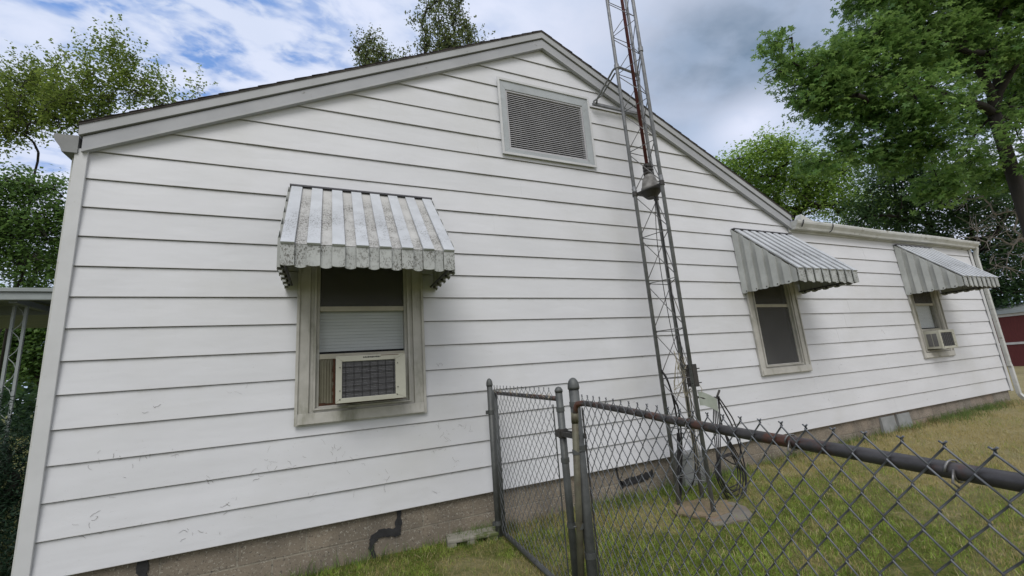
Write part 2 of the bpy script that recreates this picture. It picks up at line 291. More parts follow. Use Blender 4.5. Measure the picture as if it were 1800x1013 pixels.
# ------------------------------------------------------------------ mesh helpers
class MB:
    def __init__(s): s.v = []; s.f = []
    def face(s, pts):
        i = len(s.v); s.v += [tuple(p) for p in pts]; s.f.append(tuple(range(i, i + len(pts))))
    def box(s, a, b):
        (x0, y0, z0), (x1, y1, z1) = a, b; i = len(s.v)
        s.v += [(x0, y0, z0), (x1, y0, z0), (x1, y1, z0), (x0, y1, z0), (x0, y0, z1), (x1, y0, z1), (x1, y1, z1), (x0, y1, z1)]
        s.f += [tuple(i + k for k in q) for q in ((0, 3, 2, 1), (4, 5, 6, 7), (0, 1, 5, 4), (1, 2, 6, 5), (2, 3, 7, 6), (3, 0, 4, 7))]; return s
    def hexa(s, P):
        i = len(s.v); s.v += [tuple(p) for p in P]
        s.f += [tuple(i + k for k in q) for q in ((0, 3, 2, 1), (4, 5, 6, 7), (0, 1, 5, 4), (1, 2, 6, 5), (2, 3, 7, 6), (3, 0, 4, 7))]; return s
    def prism(s, poly, d):
        "closed polygon (3d points) pushed along d"
        i = len(s.v); n = len(poly); d = Vector(d)
        s.v += [tuple(p) for p in poly] + [tuple(Vector(p) + d) for p in poly]
        s.f += [tuple(range(i + n - 1, i - 1, -1)), tuple(range(i + n, i + 2 * n))]
        s.f += [(i + k, i + (k + 1) % n, i + n + (k + 1) % n, i + n + k) for k in range(n)]; return s
    def tube(s, pts, r, n=8, caps=True):
        pts = [Vector(p) for p in pts]; rs = r if isinstance(r, (list, tuple)) else [r] * len(pts)
        t0 = (pts[1] - pts[0]).normalized(); u = t0.orthogonal().normalized(); i0 = len(s.v)
        for k, p in enumerate(pts):
            t = (pts[min(k + 1, len(pts) - 1)] - pts[max(k - 1, 0)])
            t = t.normalized() if t.length > 1e-9 else t0
            u = (u - t * u.dot(t)); u = u.normalized() if u.length > 1e-6 else t.orthogonal().normalized(); v = t.cross(u)
            for j in range(n):
                a = 2 * math.pi * j / n; s.v.append(tuple(p + (u * math.cos(a) + v * math.sin(a)) * rs[k]))
        for k in range(len(pts) - 1):
            for j in range(n):
                a = i0 + k * n + j; b = i0 + k * n + (j + 1) % n; s.f.append((a, b, b + n, a + n))
        if caps:
            s.f.append(tuple(i0 + j for j in range(n - 1, -1, -1))); e = i0 + (len(pts) - 1) * n; s.f.append(tuple(e + j for j in range(n)))
        return s
    def lathe(s, c, prof, n=20):
        c = Vector(c); i0 = len(s.v)
        for r, z in prof:
            for j in range(n):
                a = 2 * math.pi * j / n; s.v.append((c.x + r * math.cos(a), c.y + r * math.sin(a), c.z + z))
        for k in range(len(prof) - 1):
            for j in range(n):
                a = i0 + k * n + j; b = i0 + k * n + (j + 1) % n; s.f.append((a, b, b + n, a + n))
        s.f.append(tuple(i0 + j for j in range(n - 1, -1, -1))); e = i0 + (len(prof) - 1) * n; s.f.append(tuple(e + j for j in range(n)))
        return s
    def split(s, name, mat, parent=None, **kw):
        "one object per separate piece (pieces whose boxes touch stay together)"
        p = list(range(len(s.v)))
        def find(a):
            while p[a] != a: p[a] = p[p[a]]; a = p[a]
            return a
        for f in s.f:
            for q in f[1:]: p[find(q)] = find(f[0])
        groups = {}
        for i in range(len(s.v)): groups.setdefault(find(i), []).append(i)
        G = []
        for g_ in groups.values():
            P = np.array([s.v[i] for i in g_]); G.append([set(g_), P.min(0) - .001, P.max(0) + .001])
        done = False
        while not done:
            done = True
            for a in range(len(G)):
                for c in range(a + 1, len(G)):
                    if (G[a][1] < G[c][2]).all() and (G[c][1] < G[a][2]).all():
                        G[a] = [G[a][0] | G[c][0], np.minimum(G[a][1], G[c][1]), np.maximum(G[a][2], G[c][2])]; del G[c]; done = False; break
                if not done: break
        o_ = []
        for g_, _, _ in G:
            ix = sorted(g_); mp = {v: i for i, v in enumerate(ix)}; m = MB(); m.v = [s.v[i] for i in ix]; m.f = [tuple(mp[q] for q in f) for f in s.f if f[0] in g_]; o_.append(m.build(name, mat, parent, **kw))
        return o_
    def build(s, name, mat, parent=None, smooth=False, bevel=0):
        me = bpy.data.meshes.new(name); me.from_pydata(s.v, [], s.f); me.materials.append(mat); me.update()
        if smooth: me.polygons.foreach_set('use_smooth', [len(p.vertices) <= 4 for p in me.polygons])
        o = bpy.data.objects.new(name, me); S.collection.objects.link(o)
        if parent: o.parent = parent
        if bevel:
            b = o.modifiers.new('bevel', 'BEVEL'); b.width = bevel; b.segments = 2; b.limit_method = 'ANGLE'; b.angle_limit = R(40)
        return o
def np_mesh(name, verts, faces, mat, parent=None):
    verts = np.asarray(verts, np.float32); faces = np.asarray(faces, np.int32); k = faces.shape[1]
    me = bpy.data.meshes.new(name); me.vertices.add(len(verts)); me.vertices.foreach_set('co', verts.ravel())
    me.loops.add(faces.size); me.loops.foreach_set('vertex_index', faces.ravel())
    me.polygons.add(len(faces)); me.polygons.foreach_set('loop_start', np.arange(0, faces.size, k, dtype=np.int32))
    me.update(calc_edges=True); me.validate(); me.materials.append(mat)
    o = bpy.data.objects.new(name, me); S.collection.objects.link(o)
    if parent: o.parent = parent
    return o
def tag(o, label=None, cat=None, group=None, kind=None):
    for k, v in (('label', label), ('category', cat), ('group', group), ('kind', kind)):
        if v: o[k] = v
    return o
def empty(name, loc=(0, 0, 0)):
    o = bpy.data.objects.new(name, None); o.location = loc; S.collection.objects.link(o); o.empty_display_size = .2; return o
def copy_tree(o, parent=None):
    c = o.copy(); S.collection.objects.link(c)
    if parent: c.parent = parent
    for ch in list(o.children): copy_tree(ch, c)
    return c

# ------------------------------------------------------------------ ground
def gz(x, y):
    z = -.30 + .0106 * max(0, min(x, 14) - 2.6)
    z -= .012 * max(0, -y) + 0
    if x > 14: z += .0
    return z
xs = np.concatenate([[-400, -150, -60, -25], np.arange(-12, 30.1, .35), [40, 60, 100, 180, 400]])
ys = np.concatenate([[-300, -100, -40, -15], np.arange(-8, 14.1, .35), [20, 30, 50, 90, 160, 400]])
rg = np.random.default_rng(3)
V = [(x, y, gz(x, y) + (rg.normal() * .008 if -12 < x < 30 and -8 < y < 14 else 0)) for y in ys for x in xs]
nx = len(xs); F = [(j * nx + i, j * nx + i + 1, (j + 1) * nx + i + 1, (j + 1) * nx + i) for j in range(len(ys) - 1) for i in range(nx - 1)]
g = np_mesh('lawn_ground', V, F, M['ground']); tag(g, 'patchy green and straw coloured lawn beside the house', 'ground', kind='structure')

def blades(n, xr, yr, h0, h1, w_, seed, mat, name, dens=None, lean=.5, pts=None):
    r = np.random.default_rng(seed)
    if pts is None:
        x = r.uniform(*xr, n); y = r.uniform(*yr, n)
        if dens is not None:
            k = r.uniform(0, 1, n) < dens(x, y); x = x[k]; y = y[k]
    else: x, y = pts
    n = len(x); z = np.array([gz(a, b) for a, b in zip(x, y)]) - .004
    h = r.uniform(h0, h1, n); th = r.uniform(0, 2 * np.pi, n); ww = w_ * r.uniform(.6, 1.3, n)
    la = r.uniform(0, lean, n); lt = r.uniform(0, 2 * np.pi, n)
    c = np.stack([x, y, z], 1); side = np.stack([np.cos(th), np.sin(th), 0 * th], 1) * ww[:, None]
    d1 = np.stack([np.cos(lt) * la, np.sin(lt) * la, np.ones(n)], 1); d1 /= np.linalg.norm(d1, axis=1)[:, None]
    d2 = np.stack([np.cos(lt) * la * 3, np.sin(lt) * la * 3, np.ones(n)], 1); d2 /= np.linalg.norm(d2, axis=1)[:, None]
    m_ = c + d1 * (h * .55)[:, None]; tip = m_ + d2 * (h * .45)[:, None]
    V = np.stack([c - side, c + side, m_ + side * .7, m_ - side * .7, tip + side * .12, tip - side * .12], 1).reshape(-1, 3)
    b = np.arange(n)[:, None] * 6; F = np.concatenate([b + [0, 1, 2, 3], b + [3, 2, 4, 5]], 1).reshape(-1, 4)
    return np_mesh(name, V, F, mat)
pad_c = (4.42, -.72)
def lawn_d(x, y):
    d = np.hypot(x - CAM[0], y - CAM[1]); a = np.clip(3.2 / np.maximum(d, .5), 0, 1) ** 1.1
    px = np.clip((np.hypot((x - 4.43) / .34, (y + .74) / .30) - .75) * 2, .04, 1)
    return a * px
g = blades(520000, (1.0, 17), (-3.6, .02), .02, .055, .0016, 5, M['grass'], 'lawn_grass', lawn_d, .9)
tag(g, 'short mown grass blades of the lawn', 'grass', kind='stuff')
g = blades(45000, (1.0, 15), (-3.5, .0), .03, .075, .0014, 6, M['thatch'], 'dry_thatch', lawn_d, 3.5)
tag(g, 'pale dry cut grass lying in the lawn', 'dry grass', kind='stuff')
r_ = np.random.default_rng(11)
tx, ty = [], []
for (x0, x1, n, sp) in ((.2, 2.7, 500, .05), (2.45, 2.95, 700, .10), (3.0, 5.2, 1500, .16), (5.2, 9.3, 1500, .10), (9.3, 12.3, 2600, .14)):
    a = r_.uniform(x0, x1, n); keep = (np.sin(a * 5.1) + np.sin(a * 13.7 + 1) > -.5) | (r_.uniform(0, 1, n) < .25)
    tx.append(a[keep]); ty.append(-np.abs(r_.normal(0, sp, n))[keep] + .0)
g = blades(0, None, None, .04, .13, .0022, 8, M['tall'], 'grass_tuft', None, .45, (np.concatenate(tx), np.concatenate(ty)))
tag(g, 'taller unmown grass tufts along the foot of the block foundation', 'grass', kind='stuff')

# ------------------------------------------------------------------ HOUSE
H = .2032
house = empty('white_house'); tag(house, 'white sided gabled house with low addition on its right', 'house')
GX0, GX1, AX1 = .0, 7.33, 12.58
wins = [(1.31, 2.245), (6.24, 7.17), (9.97, 10.905)]
WZ0, WZ1 = .69, 2.40
holes = [(a + .06, b - .06, WZ0 + .06, WZ1 - .06) for a, b in wins] + [(3.16, 4.13, 3.14, 3.83)]
APX, APZ = 3.665, 4.56
def top_at(x):      # siding top outline
    return max(APZ - .5 * abs(x - APX), 2.62 if x > 7 else -9)
sid = MB()
ZTOP = APZ
prof = lambda f: -.0165 + .0115 * f            # f: 0 bottom edge .. 1 top
def outline(z):
    a = APX - (APZ - z) / .5; b = APX + (APZ - z) / .5
    x0 = max(GX0 + .008, a); x1 = AX1 if z <= 2.64 else min(b, AX1)
    if z > 2.64: x1 = b
    return x0, x1
rs = random.Random(77); seams = []
for _ in range(24):
    a = rs.uniform(.4, 3.4); seams.append([a + 3.05 * i for i in range(5)])
k = 0
while k * H < ZTOP:
    z0, z1 = k * H, (k + 1) * H; zt = z1 - .005
    cuts = {z0, zt}
    for h in holes + [(0, 0, 2.64, 2.6401)]:
        for z in h[2:]:
            if z0 < z < zt: cuts.add(z)
    cuts = sorted(cuts)
    for za, zb in zip(cuts[:-1], cuts[1:]):
        zm = (za + zb) / 2
        if za >= ZTOP: continue
        zb2 = min(zb, ZTOP - .001)
        xa0, xa1 = outline(za + 1e-5); xb0, xb1 = outline(zb2 - 1e-5)
        hs = sorted([h for h in holes if h[2] - 1e-6 <= za and zb <= h[3] + 1e-6])
        ed = [(xa0, xb0)] + [(e, e) for h in hs for e in h[:2]] + [(xa1, xb1)]
        for i in range(0, len(ed), 2):
            L0, L1 = ed[i], ed[i + 1]
            ya, yb = prof((za - z0) / H), prof((zb2 - z0) / H)
            cs = [L0] + [(x, x) for x in seams[k] if max(L0) + .02 < x < min(L1) - .02] + [L1]
            for q, (A_, B_) in enumerate(zip(cs[:-1], cs[1:])):
                o_ = -.0016 if sum(x <= A_[0] + 1e-6 for x in seams[k]) % 2 else 0
                sid.face([(A_[0], ya + o_, za), (B_[0], ya + o_, za), (B_[1], yb + o_, zb2), (A_[1], yb + o_, zb2)])
                if q: sid.face([(A_[0], ya, za), (A_[0], ya - .0016, za), (A_[1], yb - .0016, zb2), (A_[1], yb, zb2)])
            if za == z0 and k > 0: # underside of butt, groove
                sid.face([(L0[0], ya, za), (L0[0], .01, za), (L1[0], .01, za), (L1[0], ya, za)])
                sid.face([(L0[0], .01, za), (L0[0], .01, za - .005), (L1[0], .01, za - .005), (L1[0], .01, za)])
            elif k == 0 and za == z0:
                sid.face([(L0[0], ya, za), (L0[0], .05, za), (L1[0], .05, za), (L1[0], ya, za)])
            if zb == zt:
                sid.face([(L0[1], yb, zb2), (L1[1], yb, zb2), (L1[1], .012, zb2), (L0[1], .012, zb2)])
    k += 1
sid.build('siding', M['siding'], house)
# walls behind the siding, one shell with the openings left open, plus the far sides
wl = MB()
BD = 9.0
wl.face([(GX0, .0, 0), (GX0, BD, 0), (GX0, BD, 2.66), (GX0, .0, 2.66)])
wl.face([(AX1, .0, 0), (AX1, 6, 0), (AX1, 6, 2.62), (AX1, .0, 2.62)])
wl.face([(GX0, BD, 0), (7.33, BD, 0), (7.33, BD, 2.7), (APX, BD, 4.5), (GX0, BD, 2.7)])
wl.face([(7.33, 6, 0), (AX1, 6, 0), (AX1, 6, 2.62), (7.33, 6, 2.62)])
wl.face([(7.33, 6, 0), (7.33, 9, 0), (7.33, 9, 2.7), (7.33, 6, 2.7)])
wl.build('side_wall', M['corner'], house)
fd = MB(); fd.box((.03, .02, -.75), (AX1 - .03, .2, -.002)); fd.box((.03, .2, -.75), (.2, BD, -.002)); fd.box((AX1 - .2, .2, -.75), (AX1 - .03, 6, -.002))
fnd = fd.build('foundation', M['block'], house)
# loose grey boards set against the foundation at right
for x in (8.45, 8.85):
    b = MB(); b.hexa([(x, -.03, -.32), (x + .33, -.03, -.32), (x + .33, .017, -.32), (x, .017, -.32), (x + .02, -.005, -.035), (x + .35, -.005, -.035), (x + .35, .017, -.035), (x + .02, .017, -.035)])
    b.build('skirting_slab', M['slate'], fnd)
# tar smears
def tarstroke(pts, wid, seed, name='tar_patch', y=-.0):
    r = random.Random(seed); b = MB()
    L_, R_ = [], []
    P = [Vector((p[0], 0, p[1])) for p in pts]; Q = []
    for a, c in zip(P[:-1], P[1:]):
        n = max(2, int((c - a).length / .012))
        Q += [a.lerp(c, i / n) for i in range(n)]
    Q.append(P[-1]); rv = 1.0
    for i, p in enumerate(Q):
        t = (Q[min(i + 1, len(Q) - 1)] - Q[max(i - 1, 0)]).normalized(); nrm = Vector((-t.z, 0, t.x)); rv = .4 * rv + .6 * r.uniform(.45, 1.55); w_ = wid * rv
        L_.append(p + nrm * w_); R_.append(p - nrm * w_)
    for i in range(len(Q) - 1):
        b.hexa([(L_[i].x, y + .0185, L_[i].z), (R_[i].x, y + .0185, R_[i].z), (R_[i + 1].x, y + .0185, R_[i + 1].z), (L_[i + 1].x, y + .0185, L_[i + 1].z),
                (L_[i].x, y + .011 , L_[i].z), (R_[i].x, y + .011, R_[i].z), (R_[i + 1].x, y + .011, R_[i + 1].z), (L_[i + 1].x, y + .011, L_[i + 1].z)])
    return b.build(name, M['tar'], fnd)
tarstroke([(2.028, -.003), (2.022, -.08), (2.012, -.165)], .021, 4)
tarstroke([(2.035, -.158), (1.97, -.15), (1.90, -.138), (1.855, -.15), (1.832, -.18)], .026, 14, y=-.0012)
tarstroke([(1.832, -.165), (1.824, -.22), (1.83, -.255), (1.842, -.30)], .017, 15, y=-.0024)
tarstroke([(.50, -.003), (.505, -.08), (.515, -.16)], .022, 5)
tarstroke([(4.06, -.17), (4.16, -.155), (4.30, -.15), (4.47, -.125)], .03, 6)
tarstroke([(4.04, -.01), (4.05, -.10), (4.09, -.17)], .009, 7)
dbm = MB(); r = random.Random(31)
def strand(x, z, n=1, sp=.03, ln=.035):
    for _ in range(n):
        p = Vector((x + r.gauss(0, sp), 0, z + r.gauss(0, sp * .5))); a = r.uniform(0, 6.28); P = []
        for k in range(r.randint(3, 6)):
            fz_ = (p.z / H) % 1; p.y = prof(fz_) - .0022; P.append(p.copy()); a += r.uniform(-.9, .9)
            p = p + Vector((math.cos(a), 0, math.sin(a))) * ln * r.uniform(.15, .5)
        if all(q.z > .02 for q in P): dbm.tube(P, r.uniform(.0003, .0008), 4, False)
for k_ in range(0, 6):
    for _ in range(int((22, 18, 14, 9, 5, 2)[k_])):
        x = r.uniform(.2, 2.6) if r.random() < .6 else r.uniform(2.6, 12.3)
        if k_ * H + .1 > .66 and (1.2 < x < 2.35 or 6.2 < x < 7.3 or 9.9 < x < 11.0): continue
        z = (k_ + 1) * H - .012 if r.random() < .6 else k_ * H + r.uniform(.02, .18); strand(x, z, r.choice((1, 1, 2, 3)), .018, .03)
for x, z, n in ((1.15, .46, 10), (1.32, .44, 8), (1.55, .50, 9), (1.75, .42, 8), (2.45, .50, 14), (2.58, .53, 10), (.25, .62, 5), (.95, .98, 5), (.75, .10, 7), (.45, .52, 4), (.2, .28, 4), (1.9, .25, 6), (9.0, 1.15, 3)): strand(x, z, (n + 1) // 2, .05, .03)
dbm.build('dry_tendrils', M['tendril'], house)['kind'] = 'stuff'
# corner boards
cb = MB(); cb.box((-.052, -.034, -.03), (.016, -.0195, 2.64)); cb.box((-.052, -.0195, -.03), (-.035, .10, 2.64)); cb.box((-.035, -.0195, -.03), (.012, .02, 2.64))
cb.build('corner_board', M['corner'], house, bevel=.003)
cb = MB(); cb.box((AX1 - .055, -.032, -.02), (AX1 + .03, -.0195, 2.6)); cb.box((AX1 + .015, -.0195, -.02), (AX1 + .03, .08, 2.6))
cb.build('corner_board', M['corner'], house, bevel=.003)
# rake boards (bottom line z = 4.445-.5|x-3.665|)
def rake(side):
    e = -.012 if side < 0 else 7.36
    def zb(x, o): return 4.445 + o - .5 * abs(x - APX)
    def strip(o0, o1, y0, y1, m, name, ex=0):
        b = MB(); xe = e + (ex if side > 0 else -ex)
        P = [(xe, zb(xe, o0)), (APX, zb(APX, o0)), (APX, zb(APX, o1)), (xe, zb(xe, o1))]
        b.prism([(p[0], y0, p[1]) for p in P], (0, y1 - y0, 0)); return b.build(name, m, house)
    strip(0, .018, -.058, -.02, M['rake_hi'], 'rake_lip')
    strip(.0185, .112, -.053, -.02, M['rake'], 'frieze_board')
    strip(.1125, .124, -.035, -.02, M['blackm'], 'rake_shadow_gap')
    strip(.1245, .205, -.068, -.0, M['rake_hi'], 'rake_board', .02)
rake(-1); rake(1)
# roof
SL = math.hypot(1, .5)
def roofplane(x0, x1, name='roof'):
    b = MB()
    zt = lambda x: 4.643 - .5 * abs(x - APX)
    b.prism([(x0, -.074, zt(x0)), (x1, -.074, zt(x1)), (x1, -.074, zt(x1) + .014), (x0, -.074, zt(x0) + .014)], (0, BD + .3, 0))
    # shingle butts stepping along the rake edge
    n = int(abs(x1 - x0) / .125); s = (x1 - x0) / n
    for i in range(n):
        a, c = x0 + s * i, x0 + s * (i + 1)
        e_ = .003
        b.prism([(a, -.082 + rnd.uniform(-.004, .003), zt(a) + .0145 + e_), (c, -.078, zt(c) + .0148), (c, -.078, zt(c) + .017), (a, -.078, zt(a) + .0145 + e_ + .006)], (0, BD + .3, 0))
    return b
b = roofplane(-.035, APX); b2 = roofplane(7.42, APX); o = len(b.v); b.v += b2.v; b.f += [tuple(i + o for i in f) for f in b2.f]
roof = b.build('roof', M['shingle'], house)
b = MB(); b.prism([(7.45, -.03, 2.70), (12.66, -.03, 2.70), (12.66, 6.2, 3.0), (7.45, 6.2, 3.0)], (0, 0, .03)); b.build('addition_roof', M['shingle'], house)
b = MB(); b.box((7.33, -.03, 2.56), (AX1 + .03, -.0195, 2.70)); b.build('fascia_board', M['gutter'], house)
# gutters: K profile
def kprof(d, h):
    return [(0, 0), (-.62 * d, 0), (-.70 * d, .25 * h), (-.95 * d, .62 * h), (-1 * d, .82 * h), (-1 * d, h), (-.93 * d, h), (-.93 * d, .84 * h), (-.88 * d, .66 * h), (-.64 * d, .3 * h), (-.58 * d, .05 * h), (-.03 * d, .05 * h), (-.03 * d, h), (0, h)]
b = MB(); n = 16
for i in range(n):
    xa, xb = 7.36 + (12.70 - 7.36) * i / n, 7.36 + (12.70 - 7.36) * (i + 1) / n
    za, zb_ = 2.585 + .006 * math.sin(i * .7), 2.585 + .006 * math.sin((i + 1) * .7)
    P = kprof(.115, .115); a = [(xa, -.031 + p[0], za + p[1]) for p in P]; c = [(xb, -.031 + p[0], zb_ + p[1]) for p in P]
    j = len(b.v); m_ = len(P); b.v += a + c; b.f += [(j + q, j + (q + 1) % m_, j + m_ + (q + 1) % m_, j + m_ + q) for q in range(m_)]
for x in (7.362, 12.70):   # end caps
    P = kprof(.115, .115)[:6] + [(0, .115)]; b.prism([(x, -.031 + p[0], 2.585 + p[1]) for p in P], (.004, 0, 0))
for x in (8.9, 10.6): b.box((x, -.151, 2.66), (x + .02, -.03, 2.705))
b.build('gutter', M['gutter'], house)
b = MB(); b.tube([(8.16, -.148, 2.70), (8.15, -.152, 2.66), (8.13, -.13, 2.60), (8.12, -.10, 2.583)], .007, 6); b.tube([(7.50, -.148, 2.705), (7.47, -.154, 2.66), (7.46, -.13, 2.61)], .009, 6)
b.split('gutter_tar', M['tar'], house)
# bent flashing sticking up where the roofs meet
b = MB(); b.hexa([(7.50, -.12, 2.705), (7.95, -.08, 2.705), (7.95, -.02, 2.73), (7.50, -.02, 2.73), (7.52, -.12, 2.80), (7.93, -.08, 2.715), (7.93, -.03, 2.74), (7.55, -.03, 2.81)]); b.build('flashing', M['gutter'], house)
b = MB(); P = kprof(.125, .125)
b.prism([(-.035 + p[0], -.045, 2.60 + p[1]) for p in P[:6] + [(0, .125)]], (0, .004, 0))
j = len(b.v); m_ = len(P); b.v += [(-.036 + p[0], -.04, 2.60 + p[1]) for p in P] + [(-.036 + p[0], 9.1, 2.60 + p[1]) for p in P]; b.f += [(j + q, j + m_ + q, j + m_ + (q + 1) % m_, j + (q + 1) % m_) for q in range(m_)]
b.build('gutter', M['gutter_dark'], house)
b = MB(); b.box((-.092, .035, -.1), (-.0525, .10, 2.62)); b.build('downspout', M['gutter'], house, bevel=.004)
# downspout at right corner, kicked out at the foot
b = MB()
def rtube(b, pts, w_, d):
    for p, q in zip(pts[:-1], pts[1:]):
        p, q = Vector(p), Vector(q); t = (q - p).normalized(); side = Vector((0, 1, 0)); n_ = t.cross(side).normalized(); sd_ = n_.cross(t)
        cs = [n_ * w_ + sd_ * d, n_ * -w_ + sd_ * d, n_ * -w_ - sd_ * d, n_ * w_ - sd_ * d]
        b.hexa([p + c for c in cs] + [q + c for c in cs])
rtube(b, [(AX1 + .11, -.085, 2.60), (AX1 + .11, -.05, 2.45), (AX1 + .11, -.05, .42), (AX1 + .12, -.055, .40), (AX1 + .11, -.06, -.08), (AX1 + .14, -.12, -.20)], .035, .026)
b.box((AX1 + .07, -.079, .40), (AX1 + .15, -.022, .425)); b.box((AX1 + .07, -.079, 1.9), (AX1 + .15, -.022, 1.92))
b.build('downspout', M['gutter'], house, bevel=.004)
# gable vent
v = MB()
X0, X1, Z0, Z1 = 3.10, 4.20, 3.095, 3.94; I = (3.175, 4.115, 3.155, 3.83)
def ring(b, o, i, y0, y1):
    (a0, a1, c0, c1), (p0, p1, q0, q1) = o, i
    for P in ([(a0, c0), (a1, c0), (p1, q0), (p0, q0)], [(a1, c0), (a1, c1), (p1, q1), (p1, q0)], [(a1, c1), (a0, c1), (p0, q1), (p1, q1)], [(a0, c1), (a0, c0), (p0, q0), (p0, q1)]):
        b.prism([(p[0], y1, p[1]) for p in P], (0, y0 - y1, 0))
ring(v, (X0, X1, Z0, Z1), I, -.035, -.005)
vo = v.build('gable_vent', M['vent'], house, bevel=.002)
v = MB(); ring(v, (X0 - .012, X1 + .012, Z0 - .012, Z1 + .012), (X0 + .012, X1 - .012, Z0 + .012, Z1 - .012), -.046, -.036); v.build('trim', M['corner'], vo)
v = MB(); ring(v, (I[0], I[1], I[2], I[3]), (I[0] + .018, I[1] - .018, I[2] + .018, I[3] - .018), -.028, .015); v.build('inner_frame', M['slat'], vo)
v = MB(); v.box((I[0], .05, I[2]), (I[1], .06, I[3])); v.build('backing', M['dark'], vo)
v = MB(); vw = MB(); ns = 29
for i in range(ns):
    z = I[2] + .022 + (I[3] - I[2] - .04) * i / (ns - 1)
    v.box((I[0] + .018, -.022, z - .0033), (I[1] - .018, -.018, z + .0033)); vw.hexa([(I[0] + .018, -.0178, z + .0015), (I[1] - .018, -.0178, z + .0015), (I[1] - .018, .012, z + .009), (I[0] + .018, .012, z + .009), (I[0] + .018, -.0178, z + .003), (I[1] - .018, -.0178, z + .003), (I[1] - .018, .012, z + .011), (I[0] + .018, .012, z + .011)])
v.build('louvre', M['slat'], vo)

# windows
def window(x0, x1, blind='blind', low=None):
    b = MB()
    # flat casing with a raised outer bead
    ring(b, (x0, x1, WZ0, WZ1), (x0 + .085, x1 - .085, WZ0 + .075, WZ1 - .075), -.030, -.002)
    ring(b, (x0 - .006, x1 + .006, WZ0 - .006, WZ1 + .006), (x0 + .014, x1 - .014, WZ0 + .014, WZ1 - .014), -.042, -.0305)
    wo = b.build('window', M['casing'], house, bevel=.002)
    b = MB()
    ring(b, (x0 + .0855, x1 - .0855, WZ0 + .0755, WZ1 - .0755), (x0 + .112, x1 - .112, WZ0 + .092, WZ1 - .1), -.016, .06)
    ring(b, (x0 + .1125, x1 - .1125, WZ0 + .0925, WZ1 - .1005), (x0 + .128, x1 - .128, WZ0 + .106, WZ1 - .115), -.032, .06)
    ring(b, (x0 + .1285, x1 - .1285, WZ0 + .1065, WZ1 - .1155), (x0 + .150, x1 - .150, WZ0 + .118, WZ1 - .13), -.004, .06)
    b.build('storm_frame', M['casing'], wo, bevel=.0015)
    gx0, gx1, g0, g1 = x0 + .1505, x1 - .1505, WZ0 + .1185, WZ1 - .1305
    b = MB(); b.box((gx0, .004, 1.518), (gx1, .03, 1.556))
    if low: b.box((gx0, .0, low), (gx1, .028, low + .038))
    b.split('sash_rail', M['sash'], wo, bevel=.002)
    b = MB(); b.box((gx0, .0175, 1.557), (gx1, .0205, g1)); b.box((gx0, .0175, (low + .039) if low else g0), (gx1, .0205, 1.5175)); b.build('pane', M['glass'], wo)
    b = MB(); b.box((gx0, .0085, 1.557), (gx1, .0095, g1)); 
    if not low: b.box((gx0, .0085, g0), (gx1, .0095, 1.517))
    b.build('screen', M['screen'], wo)
    # blind, ribbed with slats
    b = MB(); z = low + .06 if low else g0 + .03; i = 0
    while z < 1.56:
        s_ = .0 if not low or z > low + .12 else .0
        b.hexa([(gx0 - .01, .065, z), (gx1 + .01, .065, z), (gx1 + .01, .075, z), (gx0 - .01, .075, z), (gx0 - .01, .0628, z + .0235), (gx1 + .01, .0628, z + .0235), (gx1 + .01, .072, z + .0245), (gx0 - .01, .072, z + .0245)])
        z += .0255
    b.build('blind', M[blind], wo)
    b = MB(); b.box((gx0 - .06, .13, g0 - .05), (gx1 + .06, .135, g1 + .05)); b.box((gx0 - .06, .06, g0 - .05), (gx0 - .055, .13, g1 + .05)); b.box((gx1 + .055, .06, g0 - .05), (gx1 + .06, .13, g1 + .05)); b.build('dark_interior', M['dark'], wo)
    b = MB(); b.prism([(x0 + .015, -.050, WZ0 + .002), (x0 + .015, -.0425, WZ0 + .076), (x0 + .015, -.031, WZ0 + .076), (x0 + .015, -.031, WZ0 + .002)], (x1 - x0 - .03, 0, 0)); b.build('sill', M['casing'], wo, bevel=.002)
    return wo, (gx0, gx1, g0, g1)
w1, G1 = window(*wins[0], low=1.150)
w2, G2 = window(*wins[1], blind='curtain')
w3, G3 = window(*wins[2], low=1.10)

